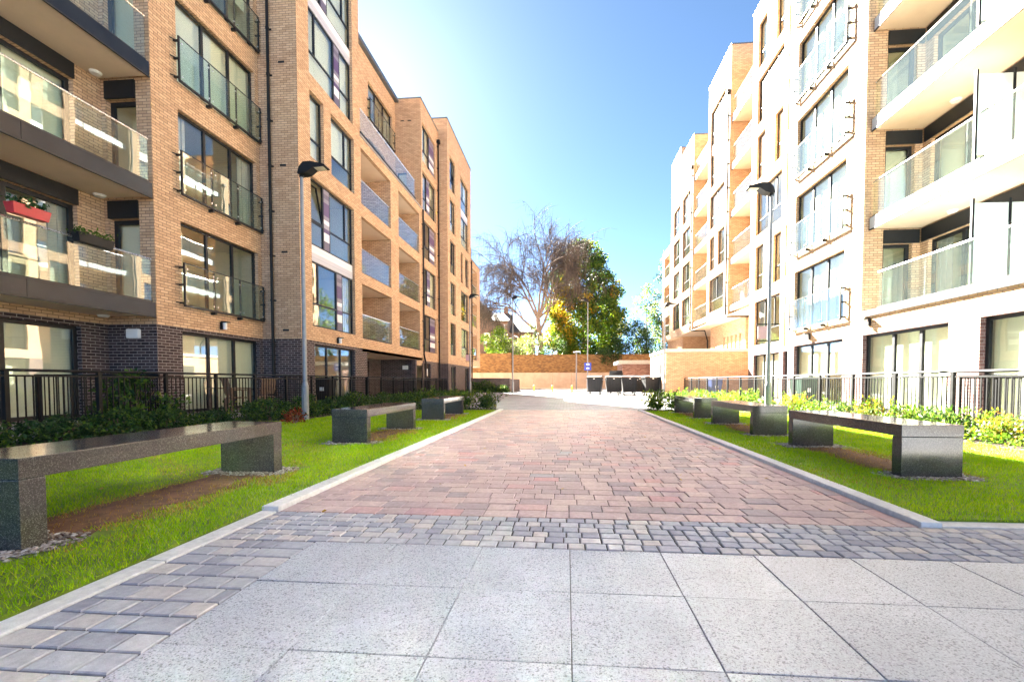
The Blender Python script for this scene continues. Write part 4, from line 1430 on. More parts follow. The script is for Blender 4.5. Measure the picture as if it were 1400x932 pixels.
lamp(-6.26, 10.15, 5.98, 1, 'tall grey lamp post without banners, behind the middle bench of the left lawn')
lamp(5.32, 12.2, 6.0, -1, 'tall grey lamp post with a small pink banner in front of the right block', banner=(2.02, 2.45, 'banner'))
lamp(-6.57, 29.8, 6.75, 1, 'slim lamp post at the far corner of the left block, with a small purple banner', banner=(2.3, 2.8, 'banner'))
lamp(-4.15, 34.0, 7.4, 1, 'lamp post with curved black head beside the dark planter wall, before the bare tree')
lamp(5.78, 26.9, 5.5, 1, 'slim lamp post in front of the low brick store, right of the bin row')
t = lamp(1.75, 37.5, 7.75, -1, 'lamp post with two small blue signs, behind the row of black bins')
for z in (2.35, 2.02):
    sg = MB().box(1.46, 2.04, 37.38, 37.41, z - .15, z + .15).build('sign_plate', M['signblue'], t, bevel=0)
    m = MB(); m.box(1.62, 1.9, 37.372, 37.379, z - .035, z + .035); m.box(1.66, 1.86, 37.372, 37.379, z + .06, z + .085)
    m.build('sign_marking', M['white'], sg)
t = thing('camera_pole', (1.14, 52.5, 0), 'short pale pole with a security camera in front of the boundary wall', 'camera pole')
MB().cyl(1.14, 52.5, 0, 4.35, .09, .07, 12).build('pole', M['galv'], t)
m = MB(); m.box(1.0, 1.6, 52.3, 52.6, 4.36, 4.5); m.box(.75, 1.0, 52.35, 52.55, 4.3, 4.46); m.build('camera_head', M['white'], t)

# ------------------------------------------------------------------ bollards
for (x, y), lab in zip(((-2.49, 33.7), (-1.09, 33.3), (.40, 33.9)), ('yellow bollard on the far paving, leftmost of three', 'yellow bollard on the far paving, middle of three', 'yellow bollard on the far paving, rightmost of three')):
    t = thing('bollard', (x, y, 0), lab, 'bollard', 'yellow bollards on the far paving')
    MB().cyl(x, y, -.02, .58, .06, .06, 12).build('shaft', M['yellow'], t)
    MB().tube([(x, y, .58), (x, y, .62), (x, y, .64)], [.066, .066, .03], 12).build('cap', M['yellow'], t)


# ------------------------------------------------------------------ large refuse bins
def make_bin(label):
    t = thing('refuse_bin', (0, 0, 0), label, 'bin', 'black wheeled refuse bins')
    m = MB()
    lo = [(-.42, -.30), (.42, -.30), (.42, .30), (-.42, .30)]
    hi = [(-.49, -.40), (.49, -.40), (.49, .40), (-.49, .40)]
    m.add([(x, y, .20) for x, y in lo] + [(x, y, 1.16) for x, y in hi], [(3, 2, 1, 0), (4, 5, 6, 7), (0, 1, 5, 4), (1, 2, 6, 5), (2, 3, 7, 6), (3, 0, 4, 7)])
    for k in range(4):
        x = -.33 + .22 * k
        m.add([(x - .03, -.315, .30), (x + .03, -.315, .30), (x + .035, -.405, 1.05), (x - .035, -.405, 1.05), (x - .03, -.29, .30), (x + .03, -.29, .30), (x + .035, -.38, 1.05), (x - .035, -.38, 1.05)],
              [(0, 1, 2, 3), (4, 7, 6, 5), (0, 4, 5, 1), (1, 5, 6, 2), (2, 6, 7, 3), (3, 7, 4, 0)])
    m.build('body', M['binblack'], t, local=True)
    m = MB()
    m.box(-.53, .53, -.44, .44, 1.162, 1.21)
    m.build('rim', M['binblack'], t, local=True, bevel=.012)
    m = MB()
    n = 8
    vs = []
    for sx in (-.51, .51):
        for k in range(n + 1):
            a = k / n
            vs.append((sx, -.43 + .86 * a, 1.212 + .13 * math.sin(PI * (.12 + .76 * a))))
    fs = [(k, k + 1, n + 1 + k + 1, n + 1 + k) for k in range(n)] + [tuple(range(n, -1, -1)), tuple(n + 1 + k for k in range(n + 1)), (0, n + 1, 2 * n + 1, n)]
    m.add(vs, fs)
    m.build('lid', M['binblack'], t, local=True)
    for x, y in ((-.36, -.24), (.36, -.24), (-.36, .24), (.36, .24)):
        w = MB(); w.tube([(x - .03, y, .09), (x + .03, y, .09)], .09, 12)
        wh = w.build('wheel', M['black'], t, local=True)
        b = MB(); b.box(x - .05, x + .05, y - .05, y + .05, .15, .21); b.tube([(x - .036, y, .09), (x + .036, y, .09)], .045, 10)
        b.build('caster', M['steel'], wh, local=True)
    m = MB()
    for s in (-1, 1):
        m.tube([(s * .50, 0, 1.05), (s * .60, 0, 1.05)], .03, 8)
    m.build('lifting_pin', M['steel'], t, local=True)
    MB().box(-.05, .05, -.449, -.441, 1.10, 1.15).build('label_plate', M['white'], t, local=True)
    return t


bl = ['black wheeled refuse bin at the left end of the row, under the blue signs',
      'black wheeled refuse bin, second from the left in the front row',
      'black wheeled refuse bin, third from the left in the front row, square to the camera',
      'black wheeled refuse bin set back in the gap near the right end of the row',
      'black wheeled refuse bin at the right end of the row, beside the lamp post',
      'black wheeled refuse bin behind the front row, with a raised lid']
bp = [(1.98, 31.2, -.25), (3.18, 30.9, .05), (4.28, 30.9, 0), (5.08, 32.1, .1), (5.52, 29.75, .18), (3.6, 33.2, .02)]
b0 = make_bin(bl[0])
for k, (x, y, a) in enumerate(bp):
    o = b0 if k == 0 else copy_tree(b0)
    o['label'] = bl[k]
    o.location = (x, y, 0); o.rotation_euler = (0, 0, a)
# raised lid on the bin behind
m = MB(); m.add([(3.1, 33.0, 1.36), (4.15, 33.0, 1.36), (4.1, 33.5, 1.78), (3.2, 33.5, 1.72), (3.1, 33.05, 1.34), (4.15, 33.05, 1.34), (4.1, 33.55, 1.76), (3.2, 33.55, 1.70)],
             [(0, 1, 2, 3), (4, 7, 6, 5), (0, 4, 5, 1), (1, 5, 6, 2), (2, 6, 7, 3), (3, 7, 4, 0)])
rl = m.build('raised_lid', M['binblack'], None)
rl.parent = o; rl.matrix_parent_inverse = (Matrix.Translation(o.location) @ o.rotation_euler.to_matrix().to_4x4()).inverted()


# ------------------------------------------------------------------ small wheelie bins
def wheelie(x, y, z, mat, label, rz=0):
    t = thing('wheelie_bin', (x, y, z), label, 'bin', None, rz)
    m = MB()
    m.add([(-.22, -.22, .06), (.22, -.22, .06), (.22, .24, .06), (-.22, .24, .06), (-.28, -.30, .98), (.28, -.30, .98), (.28, .32, .98), (-.28, .32, .98)],
          [(3, 2, 1, 0), (4, 5, 6, 7), (0, 1, 5, 4), (1, 2, 6, 5), (2, 3, 7, 6), (3, 0, 4, 7)])
    m.build('body', M[mat], t, local=True, bevel=.02)
    m = MB(); m.box(-.30, .30, -.34, .35, .985, 1.035)
    m.build('lid', M[mat], t, local=True, bevel=.02)
    m = MB(); m.tube([(-.26, .40, .95), (.26, .40, .95)], .018, 8); m.box(-.27, -.23, .32, .41, .93, .97); m.box(.23, .27, .32, .41, .93, .97)
    m.build('handle', M['black'], t, local=True)
    for s in (-1, 1):
        w = MB(); w.tube([(s * .25, .25, .10), (s * .30, .25, .10)], .10, 14)
        w.build('wheel', M['black'], t, local=True)
    MB().box(-.09, .05, -.29, -.275, .55, .68).build('sticker', M['white'], t, local=True)
    return t


wheelie(-9.0, 15.9, .05, 'black', 'black wheelie bin behind the left railing, next to the lamp post', .1)
wheelie(7.75, 15.2, .05, 'bingreen', 'dark green wheelie bin behind the right railing, beside the banner lamp post', .15)
wheelie(7.6, 23.5, .05, 'binblue', 'blue wheelie bin behind the far end of the right railing', .1)


# ------------------------------------------------------------------ patio furniture
def chair(x, y, rz, label):
    t = thing('patio_chair', (x, y, .05), label, 'chair', 'slatted patio chairs', rz)
    m = MB()
    for k in range(6):
        m.box(-.24, .24, -.24 + .08 * k, -.24 + .08 * k + .065, .42, .445)
    m.build('seat', M['wood'], t, local=True)
    m = MB()
    for k in range(6):
        x0 = -.24 + .08 * k
        m.add([(x0, .22, .50), (x0 + .06, .22, .50), (x0 + .06, .33, .98), (x0, .33, .98), (x0, .24, .50), (x0 + .06, .24, .50), (x0 + .06, .35, .98), (x0, .35, .98)],
              [(0, 1, 2, 3), (4, 7, 6, 5), (0, 4, 5, 1), (1, 5, 6, 2), (2, 6, 7, 3), (3, 7, 4, 0)])
    m.box(-.26, .26, .325, .365, .95, 1.0)
    m.build('backrest', M['wood'], t, local=True)
    for sx in (-1, 1):
        for sy in (-1, 1):
            m = MB(); m.box(sx * .24 - .025, sx * .24 + .025, sy * .22 - .025, sy * .22 + .025, 0, .42 if sy > 0 else .64)
            m.build('leg', M['wood'], t, local=True)
        m = MB(); m.box(sx * .24 - .03, sx * .24 + .03, -.26, .27, .642, .67)
        m.build('armrest', M['wood'], t, local=True)
    return t


chair(-9.35, 11.9, 2.6, 'brown slatted patio chair behind the left railing, in front of the pale ground floor window')
chair(-9.5, 13.1, -1.9, 'brown slatted patio chair behind the left railing, close to the building corner')
t = thing('patio_table', (-10.0, 12.4, .05), 'small brown slatted patio table between the two patio chairs', 'table')
m = MB()
for k in range(7):
    m.box(-.4, .4, -.4 + .115 * k, -.4 + .115 * k + .1, .68, .71)
m.build('table_top', M['wood'], t, local=True)
for sx in (-1, 1):
    for sy in (-1, 1):
        MB().box(sx * .34 - .03, sx * .34 + .03, sy * .34 - .03, sy * .34 + .03, 0, .68).build('leg', M['wood'], t, local=True)

# ------------------------------------------------------------------ boundary wall, shed, planter wall
t = thing('boundary_wall', (0, 57.2, 0), 'long tall stock brick wall with a pale rendered foot closing the far end', 'wall')
MB().box(-45, -7.36, 57.02, 57.5, 0, 4.55).build('brickwork', M['wallbrick'], t)
MB().box(-7.358, 45, 57.0, 57.5, 0, 4.28).build('brickwork', M['wallbrick'], t)
MB().box(-7.6, -7.15, 56.85, 57.6, 0, 4.62).build('pier', M['wallbrick'], t)
m = MB()
x = -45
while x < 45:
    m.box(x + .01, x + 2.39, 56.72, 56.99, 0, 2.05); x += 2.4
m.build('rendered_foot', M['render'], t)
MB().box(-7.14, 45, 56.97, 57.53, 4.282, 4.36).build('coping', M['wallbrick'], t)
structure('verge_kerb', MB().box(-12, 6, 55.8, 56.0, -.05, .12), M['stonecap'])
t = thing('brick_shed', (8.0, 46, 0), 'low red brick shed with a pale flat roof behind the black bins', 'shed')
m = MB(); m.box(5.4, 12, 44.0, 48, 0, 2.62); m.build('wall', M['redbrick'], t)
MB().box(5.0, 12.2, 43.6, 48.3, 2.622, 2.98).build('roof', M['stonecap'], t, bevel=.03)
t = thing('planter_wall', (-6.3, 38.2, 0), 'low dark brick planter wall at the far corner of the left block', 'wall')
MB().box(-8.3, -4.9, 37.9, 38.2, 0, 1.15).build('front_wall', M['dark'], t)
MB().box(-5.2, -4.9, 38.202, 46, 0, 1.15).build('side_wall', M['dark'], t)
m = MB(); m.box(-8.3, -4.86, 37.86, 38.24, 1.152, 1.21); m.build('coping', M['fascia'], t)


# ------------------------------------------------------------------ balcony flower boxes
def flowerbox(y, x, z, mat, label, w=.7, leafm='leafmid', n=150):
    t = thing('flower_box', (x, y, z), label, 'flower box')
    m = MB()
    m.add([(-.08, -w / 2 + .03, -.2), (.08, -w / 2 + .03, -.2), (.08, w / 2 - .03, -.2), (-.08, w / 2 - .03, -.2), (-.11, -w / 2, 0), (.11, -w / 2, 0), (.11, w / 2, 0), (-.11, w / 2, 0)],
          [(3, 2, 1, 0), (4, 5, 6, 7), (0, 1, 5, 4), (1, 2, 6, 5), (2, 3, 7, 6), (3, 0, 4, 7)])
    m.build('trough', M[mat], t, local=True, bevel=.01)
    r = np.random.default_rng(int(abs(y) * 100))
    P = np.c_[r.normal(0, .07, n), r.uniform(-w / 2, w / 2, n), r.uniform(-.03, .13, n)]
    v, f = leaf_quads(P, .09, .045, r)
    np_mesh('plants', v, f, M[leafm], t)
# ------------------------------------------------------------------ foliage helpers
def leaf_quads(P, L, W, rng, out=None, bias=0.0):
    n = len(P)
    d = rng.normal(size=(n, 3))
    if out is not None:
        d = d + out * bias
    d /= np.linalg.norm(d, axis=1)[:, None] + 1e-9
    s = np.cross(d, rng.normal(size=(n, 3)))
    s /= np.linalg.norm(s, axis=1)[:, None] + 1e-9
    k = rng.uniform(.65, 1.25, (n, 1))
    nn = np.cross(d, s)
    mid = P + d * L * .5 * k + nn * L * .08
    V = np.stack([P, mid + s * W * .5 * k, P + d * L * k, mid - s * W * .5 * k], 1)
    return V.reshape(-1, 3), np.arange(n * 4).reshape(-1, 4)


def clumps(centers, radii, per, rng, squash=.8):
    """Points spread through leaf clumps, thicker towards their outsides."""
    out, dirs = [], []
    for c, r in zip(centers, radii):
        m = int(per * r * r)
        d = rng.normal(size=(m, 3)); d /= np.linalg.norm(d, axis=1)[:, None]
        q = rng.uniform(0, 1, (m, 1)) ** .45
        p = d * q * r; p[:, 2] *= squash
        out.append(p + c); dirs.append(d)
    return np.concatenate(out), np.concatenate(dirs)


def envelope(n, prof, rng, inner=.35):
    """n clump centres in a body of revolution; prof gives (height fraction, radius)."""
    hs = np.array([p[0] for p in prof]); rs = np.array([p[1] for p in prof])
    C = []
    while len(C) < n:
        t = rng.uniform(hs[0], hs[-1]); r = np.interp(t, hs, rs)
        if rng.uniform() > (r / rs.max()) ** 1.2 + .05: continue
        a = rng.uniform(0, 2 * PI); q = rng.uniform(inner, 1) ** .6
        lump = 1 + .13 * math.sin(a * 3 + t * 1.3) + .09 * math.sin(a * 5 - t * 2.1)
        C.append((math.cos(a) * r * q * lump, math.sin(a) * r * q * lump, t))
    return np.array(C)


def trunk_mesh(h, r, rng, limbs=7, spread=2.0, n=8):
    m = MB()
    pts = [(0, 0, -.3)]; rad = [r * 1.25]
    x = y = 0
    for k in range(1, 6):
        x += rng.normal(0, .06 * h / 6); y += rng.normal(0, .06 * h / 6)
        pts.append((x, y, h * k / 5)); rad.append(r * (1 - .16 * k))
    m.tube(pts, rad, n)
    for k in range(limbs):
        t = rng.uniform(.35, .95); i = min(4, int(t * 5))
        p = Vector(pts[i]).lerp(Vector(pts[i + 1]), t * 5 - i)
        a = rng.uniform(0, 2 * PI); L = spread * rng.uniform(.5, 1)
        q = p + Vector((math.cos(a) * L * .5, math.sin(a) * L * .5, L * .35)); q2 = p + Vector((math.cos(a) * L, math.sin(a) * L, L * .9))
        m.tube([tuple(p), tuple(q), tuple(q2)], [r * .4, r * .25, r * .1], 6)
    return m


def tree(name, x, y, z, label, prof, trunk_h, trunk_r, parts, seed, group=None, cat='tree', nclump=110, cr=(.7, 1.3), per=70, leaf=(.34, .2), inner=.35):
    """parts: list of (material, share, chooser or None): clumps are dealt to the crown materials."""
    rng = np.random.default_rng(seed)
    t = thing(name, (x, y, z), label, cat, group)
    trunk_mesh(trunk_h, trunk_r, rng, 8, prof[len(prof) // 2][1] * .8).build('trunk', M['bark'], t, local=True, smooth=True)
    C = envelope(nclump, prof, rng, inner)
    Rr = rng.uniform(*cr, len(C))
    vs, fs, mi, off = [], [], [], 0
    pick = np.zeros(len(C), int)
    for k, (mat, share, fn) in enumerate(parts):
        if k == 0: continue
        u = rng.uniform(size=len(C)) < share
        if fn is not None:
            u &= np.array([fn(*c) for c in C])
        pick[u] = k
    for k in range(len(parts)):
        if not (pick == k).any(): continue
        P, D = clumps(C[pick == k], Rr[pick == k], per, rng)
        v, f = leaf_quads(P, leaf[0], leaf[1], rng, D, .8)
        vs.append(v); fs.append(f + off); off += len(v); mi.append(np.full(len(f), k))
    np_mesh('crown', np.concatenate(vs), np.concatenate(fs), [M[p[0]] for p in parts], t, np.concatenate(mi))
    return t


# ------------------------------------------------------------------ bank behind the wall and its trees
structure('bank', MB().prism([(-70, 57.5), (70, 57.5), (70, 190), (-70, 190)], 3.0, 4.1), M['bank'])
BZ = 4.1


def bare_tree(x, y, z, label):
    rng = np.random.default_rng(77)
    t = thing('bare_tree', (x, y, z), label, 'tree')
    big, fine = MB(), MB()

    def limb(p, d, L, r, depth):
        n = 4
        pts = [p]; rad = [r]
        dd = d.copy()
        for k in range(n):
            dd = (dd + Vector(rng.normal(0, .10, 3)) + Vector((0, 0, .02 if depth < 2 else -.07))).normalized()
            p = p + dd * L / n
            pts.append(p.copy()); rad.append(r * (1 - .14 * (k + 1)))
        (big if depth < 3 else fine).tube([tuple(q) for q in pts], rad, 6 if depth < 3 else 3, depth < 2)
        if depth >= 5: return
        nb = {0: 6, 1: 5, 2: 5, 3: 5, 4: 3}[depth]
        for k in range(nb):
            f = rng.uniform(.3, 1) if k < nb - 1 else 1.0
            i = min(n - 1, int(f * n)); q = pts[i].lerp(pts[i + 1], f * n - i)
            ax = Vector(rng.normal(size=3)).normalized()
            sp = {0: .75, 1: .75, 2: .7, 3: .75, 4: .8}[depth]
            nd = (dd + ax.cross(dd).normalized() * rng.uniform(.35, 1) * sp + Vector((0, 0, .02 if depth < 3 else -.2))).normalized()
            limb(q, nd, L * rng.uniform(.55, .78), max(.014, r * rng.uniform(.42, .6)), depth + 1)
        if depth >= 3:
            for k in range(8 if depth == 4 else 4):
                f = rng.uniform(.2, 1); i = min(n - 1, int(f * n)); q = pts[i].lerp(pts[i + 1], f * n - i)
                hL = rng.uniform(.5, 1.5)
                e1 = q + Vector((rng.normal(0, .15), rng.normal(0, .15), -.15 * hL)); e2 = e1 + Vector((rng.normal(0, .12), rng.normal(0, .12), -hL))
                fine.tube([tuple(q), tuple(e1), tuple(e2)], [.017, .013, .009], 3, False)

    trunk = [Vector((0, 0, -.4)), Vector((.15, 0, 2)), Vector((-.1, 0, 4)), Vector((-.35, .1, 6))]
    big.tube([tuple(p) for p in trunk], [.55, .42, .38, .33], 9)
    for (d, L, s) in (((-.35, .1, 1), 7.0, 3), ((.4, -.2, 1), 6.6, 2), ((.05, .3, 1), 7.4, 3), ((-1.0, -.2, .75), 6.5, 2), ((.95, .2, .8), 5.6, 3), ((-.7, .3, 1), 6.8, 3), ((.7, -.3, 1.1), 6.4, 3), ((-1, .1, .35), 5.2, 1), ((.15, -.3, 1.1), 7.4, 3)):
        limb(trunk[s].copy(), Vector(d).normalized(), L * .95, .20, 1)
    big.build('trunk', M['bark'], t, local=True, fix=False)
    fine.build('twigs', M['twig'], t, local=True, fix=False)


bare_tree(-3.9, 65.0, BZ, 'tall bare tree with drooping twigs behind the boundary wall')
tree('broadleaf_tree', 2.6, 70, BZ, 'tall dense green and gold tree behind the wall, right of the bare tree',
     [(.3, 4.2), (3, 5.3), (6, 5.7), (10, 5.2), (13, 4.3), (16, 2.8), (18.2, 1.0)], 10, .4,
     [('leafmid', 1, None), ('leafdark', .30, lambda x, y, z: x > -1.5), ('leafgold', .5, lambda x, y, z: x < -1.2 and z < 12.5), ('leaflime', .55, lambda x, y, z: z < 7 and abs(x - 1.5) < 4), ('leafgold', .10, lambda x, y, z: z > 7)], 4, nclump=620, cr=(.6, 1.15), per=85, leaf=(.36, .26), inner=.5)
tree('gold_tree', -1.3, 66.5, BZ, 'bright lime and yellow small tree at the foot of the tall green tree', [(.3, 1.2), (2, 2.0), (4.2, 1.6), (6, .5)], 3, .12, [('leaflime', 1, None), ('leafgold', .3, None)], 9, nclump=46, cr=(.5, .9), per=80, leaf=(.3, .2))
tree('holly_bush', 9.2, 63, BZ - .2, 'big dark rounded evergreen bush on top of the boundary wall', [(.1, 1.9), (1.6, 2.7), (3.2, 2.5), (4.5, 1.6), (5.3, .5)], 2, .14, [('leafdark', 1, None)], 12, cat='bush', nclump=150, cr=(.5, .8), per=150, leaf=(.2, .13), inner=.55)
tree('lime_bush', -9.9, 61, BZ, 'bright lime green bush behind the wall beside the left block', [(.1, 1.5), (1.5, 2.0), (3.0, 1.5), (4.6, .5)], 2, .1, [('leaflime', 1, None), ('leafmid', .3, None)], 14, cat='bush', nclump=60, cr=(.5, .8), per=110, leaf=(.24, .15))
tree('evergreen_bush', -1.9, 61.5, BZ, 'dark green spreading bush right of the bare trunk', [(.1, 1.6), (1.2, 1.9), (2.4, 1.0), (3.2, .3)], 1.5, .1, [('leafdark', 1, None), ('leafmid', .3, None)], 15, cat='bush', nclump=50, cr=(.4, .7), per=130, leaf=(.22, .1))
tree('pale_shrub', -6.5, 61, BZ, 'pale variegated shrub on the wall top left of the bare trunk', [(.1, 1.6), (1.2, 1.9), (2.2, 1.3), (3.2, .4)], 1.2, .08, [('leafpale', 1, None), ('leaflime', .4, None)], 16, cat='bush', nclump=44, cr=(.4, .7), per=80, leaf=(.24, .14))
tree('pale_shrub', -4.6, 60.2, BZ, 'taller grey green shrub in front of the bare trunk', [(.1, 1.0), (1.5, 1.5), (3.0, 1.4), (4.4, .4)], 2, .08, [('leafpale', 1, None), ('leafdark', .4, None)], 17, cat='bush', nclump=40, cr=(.4, .7), per=70, leaf=(.24, .14))
tree('climbing_ivy', 5.3, 57.3, 3.4, 'dark ivy hanging over the top of the boundary wall', [(-.2, .6), (.5, 1.6), (1.2, 1.5), (1.8, .4)], .8, .05, [('leafdark', 1, None)], 18, cat='climber', nclump=46, cr=(.3, .6), per=190, leaf=(.18, .13))
tree('autumn_tree', 7.2, 74, BZ, 'small yellow and orange tree showing above the dark rounded bush', [(3, 1.2), (5, 2.0), (7.5, 1.6), (9, .5)], 5, .14, [('leafgold', 1, None), ('leaflime', .3, None)], 19, nclump=44, cr=(.5, .9), per=70, leaf=(.32, .2))
tree('pale_tree', 12.6, 72, BZ, 'pale green loose tree beside the far end of the right block', [(1, 2.2), (4, 3.4), (7, 3.0), (10, 1.8), (11.8, .5)], 8, .2, [('leafpale', 1, None), ('leafmid', .4, None)], 20, nclump=90, cr=(.5, 1.0), per=60, leaf=(.34, .2), inner=.3)
tree('tall_evergreen', 14.6, 68, BZ, 'tall thin dark evergreen half hidden by the right block', [(1, 1.8), (5, 2.2), (10, 1.7), (14, .9), (16.4, .2)], 14, .25, [('leafdark', 1, None), ('leafmid', .3, None)], 22, nclump=110, cr=(.4, .8), per=90, leaf=(.3, .16))
tree('broadleaf_tree', 18.0, 62, BZ, 'mid green tree behind the overhanging end of the right block', [(.3, 2.5), (3, 3.6), (6, 3.2), (9, 1.6), (10, .5)], 6, .25, [('leafmid', 1, None), ('leafpale', .3, None)], 23, nclump=80, cr=(.6, 1.1), per=60, leaf=(.34, .2))


# ------------------------------------------------------------------ houses beyond
def house(x0, x1, y0, y1, z, eav, ridge, label, chim=True, along='x', wins=()):
    t = thing('brick_house', ((x0 + x1) / 2, (y0 + y1) / 2, z), label, 'house', 'brick houses beyond the boundary wall')
    m = MB().box(x0, x1, y0, y1, z, eav)
    e = .3
    if along == 'x':
        ym = (y0 + y1) / 2
        m.add([(x0, y0, eav), (x0, y1, eav), (x0, ym, ridge - .1), (x1, y0, eav), (x1, y1, eav), (x1, ym, ridge - .1)], [(0, 1, 2), (3, 5, 4), (0, 2, 5, 3), (1, 4, 5, 2)])
    else:
        xm = (x0 + x1) / 2
        m.add([(x0, y0, eav), (x1, y0, eav), (xm, y0, ridge - .1), (x0, y1, eav), (x1, y1, eav), (xm, y1, ridge - .1)], [(0, 1, 2), (3, 5, 4), (0, 2, 5, 3), (1, 4, 5, 2)])
    m.build('wall', M['redbrick'], t, fix=False)
    r = MB()
    if along == 'x':
        for s, (ya, yb) in enumerate(((y0 - e, ym), (y1 + e, ym))):
            r.add([(x0 - e, ya, eav - .2), (x1 + e, ya, eav - .2), (x1 + e, yb, ridge), (x0 - e, yb, ridge), (x0 - e, ya, eav - .02), (x1 + e, ya, eav - .02), (x1 + e, yb, ridge + .2), (x0 - e, yb, ridge + .2)],
                  [(0, 1, 2, 3), (4, 7, 6, 5), (0, 4, 5, 1), (1, 5, 6, 2), (2, 6, 7, 3), (3, 7, 4, 0)])
    else:
        for s, (xa, xb) in enumerate(((x0 - e, xm), (x1 + e, xm))):
            r.add([(xa, y0 - e, eav - .2), (xb, y0 - e, ridge), (xb, y1 + e, ridge), (xa, y1 + e, eav - .2), (xa, y0 - e, eav - .02), (xb, y0 - e, ridge + .2), (xb, y1 + e, ridge + .2), (xa, y1 + e, eav - .02)],
                  [(0, 1, 2, 3), (4, 7, 6, 5), (0, 4, 5, 1), (1, 5, 6, 2), (2, 6, 7, 3), (3, 7, 4, 0)])
    ro = r.build('roof', M['slate'], t)
    if chim:
        MB().box(x1 - 1.2, x1 - .4, (y0 + y1) / 2 - .4, (y0 + y1) / 2 + .4, eav, ridge + 1.2).build('chimney', M['redbrick'], ro)
    for (a, b, c, d) in wins:
        w = MB().box(a, b, y0 - .06, y0 + .05, c, d).build('window', M['white'], t)
        MB().box(a + .1, b - .1, y0 - .09, y0 - .062, c + .1, d - .1).build('pane', M['glass'], w)


house(-19.5, -14.0, 84, 92, BZ, 12.0, 16.3, 'gabled brick house beyond the wall, nearest the left block', False, 'y', ((-15.8, -14.6, 8.0, 10.2),))
house(-13.9, -11.0, 82, 90, BZ, 12.2, 14.0, 'brick house beyond the wall with a blue grey roof, between its two neighbours', True, 'x', ((-13.3, -12.1, 7.2, 10.6), (-12.0, -11.4, 7.2, 10.6)))
house(-10.9, -6.5, 85, 93, BZ, 10.4, 12.6, 'low brick house beyond the wall, right behind the far lamp post', False, 'x', ((-10.2, -9.0, 6.5, 8.8), (-8.3, -7.2, 6.5, 8.8)))


# ------------------------------------------------------------------ bed plants
def shrub_proto(name, mats, seed, r=.5, h=.6, n=900, leaf=(.075, .04), spiky=False):
    rng = np.random.default_rng(seed)
    if spiky:
        m = 60
        st = rng.normal(0, r * .25, (m, 2)); tip = st + rng.normal(0, r * .55, (m, 2)); hh = h * rng.uniform(.45, 1.1, m)
        k = n // m
        P = []
        for i in range(m):
            q = rng.uniform(.15, 1, k)
            P.append(np.c_[st[i, 0] + (tip[i, 0] - st[i, 0]) * q, st[i, 1] + (tip[i, 1] - st[i, 1]) * q, hh[i] * q])
        P = np.concatenate(P) + rng.normal(0, .012, (m * k, 3))
        D = np.tile([0, 0, 1.0], (len(P), 1))
    else:
        C = envelope(34, [(.04, r * .75), (h * .4, r), (h * .75, r * .75), (h, r * .25)], rng, .4)
        P, D = clumps(C, rng.uniform(r * .22, r * .4, len(C)), n / 34 / (.31 * r) ** 2, rng)
    v, f = leaf_quads(P, leaf[0], leaf[1], rng, D, .9)
    mi = (rng.uniform(size=len(f)) < .35).astype(int) if len(mats) > 1 else None
    me_o = np_mesh('foliage', v, f, [M[k] for k in mats], None, mi)
    s = MB()
    for k in range(7):
        a = rng.uniform(0, 7); q = rng.uniform(.3, .8) * r
        s.tube([(math.cos(a) * .05, math.sin(a) * .05, -.03), (math.cos(a) * q * .5, math.sin(a) * q * .5, h * .4), (math.cos(a) * q, math.sin(a) * q, h * .75)], [.012, .009, .005], 5)
    so = s.build('stems', M['wood'], None, fix=False)
    t = thing(name, (0, 0, 0), 'x', 'shrub')
    me_o.parent = t; so.parent = t
    return t


ORD = ['nearest', 'second', 'third', 'fourth', 'fifth', 'sixth', 'seventh', 'eighth', 'ninth', 'tenth', 'eleventh', 'twelfth', 'thirteenth', 'fourteenth']
pd = [shrub_proto('evergreen_shrub', ['leafdark', 'leafmid'], 31, .52, .62, 1500, (.085, .045)), shrub_proto('evergreen_shrub', ['leafdark', 'leafmid'], 32, .5, .75, 1500, (.08, .04)), shrub_proto('evergreen_shrub', ['leafdark', 'leafdark'], 33, .55, .55, 1500, (.085, .05))]
used = set()


def put(protos, i, x, y, z, s, rz, label, group, sz=1.0):
    p = protos[i % len(protos)]
    o = p if p.name not in used else copy_tree(p)
    used.add(o.name)
    o.location = (x, y, z); o.rotation_euler = (0, 0, rz); o.scale = (s, s, s * sz)
    o['label'] = label; o['group'] = group
    return o


row = [(-8.0, 4.4), (-7.95, 5.35), (-7.9, 6.25), (-7.9, 7.2), (-7.85, 8.15), (-7.7, 9.1), (-7.1, 10.0), (-6.85, 11.1), (-6.8, 12.3), (-6.7, 13.5), (-6.2, 14.6), (-6.5, 16.4), (-6.9, 18.4)]
for i, (x, y) in enumerate(row):
    put(pd, i, x, y, .02, RW.uniform(.72, .92), RW.uniform(0, 6), 'low dark evergreen shrub along the left railing, %s from the camera' % ORD[i] if i else 'low dark evergreen shrub along the left railing, nearest the camera', 'dark shrubs along the left railing', RW.uniform(.85, 1.1) * (.68 if i < 6 else .9))
tall = shrub_proto('leafy_bush', ['leafmid', 'leafdark'], 41, .75, 1.15, 1700, (.13, .07))
put([tall], 0, -8.75, 8.25, .02, .88, 0, 'tall broad leaved bush poking through the left railing beside the dark brick corner', 'leafy bushes')
red = shrub_proto('rust_plant', ['leafred'], 44, .24, .3, 300, (.06, .035))
put([red], 0, -6.0, 9.3, .02, 1, 0, 'small rust red plant on the lawn edge near the left lamp post', 'rust plants')
pe = [shrub_proto('end_shrub', ['leafmid', 'leafdark'], 51, .5, .65, 1100, (.11, .035), True), shrub_proto('end_shrub', ['leafmid', 'leaflime'], 52, .5, .6, 1100, (.10, .04), True)]
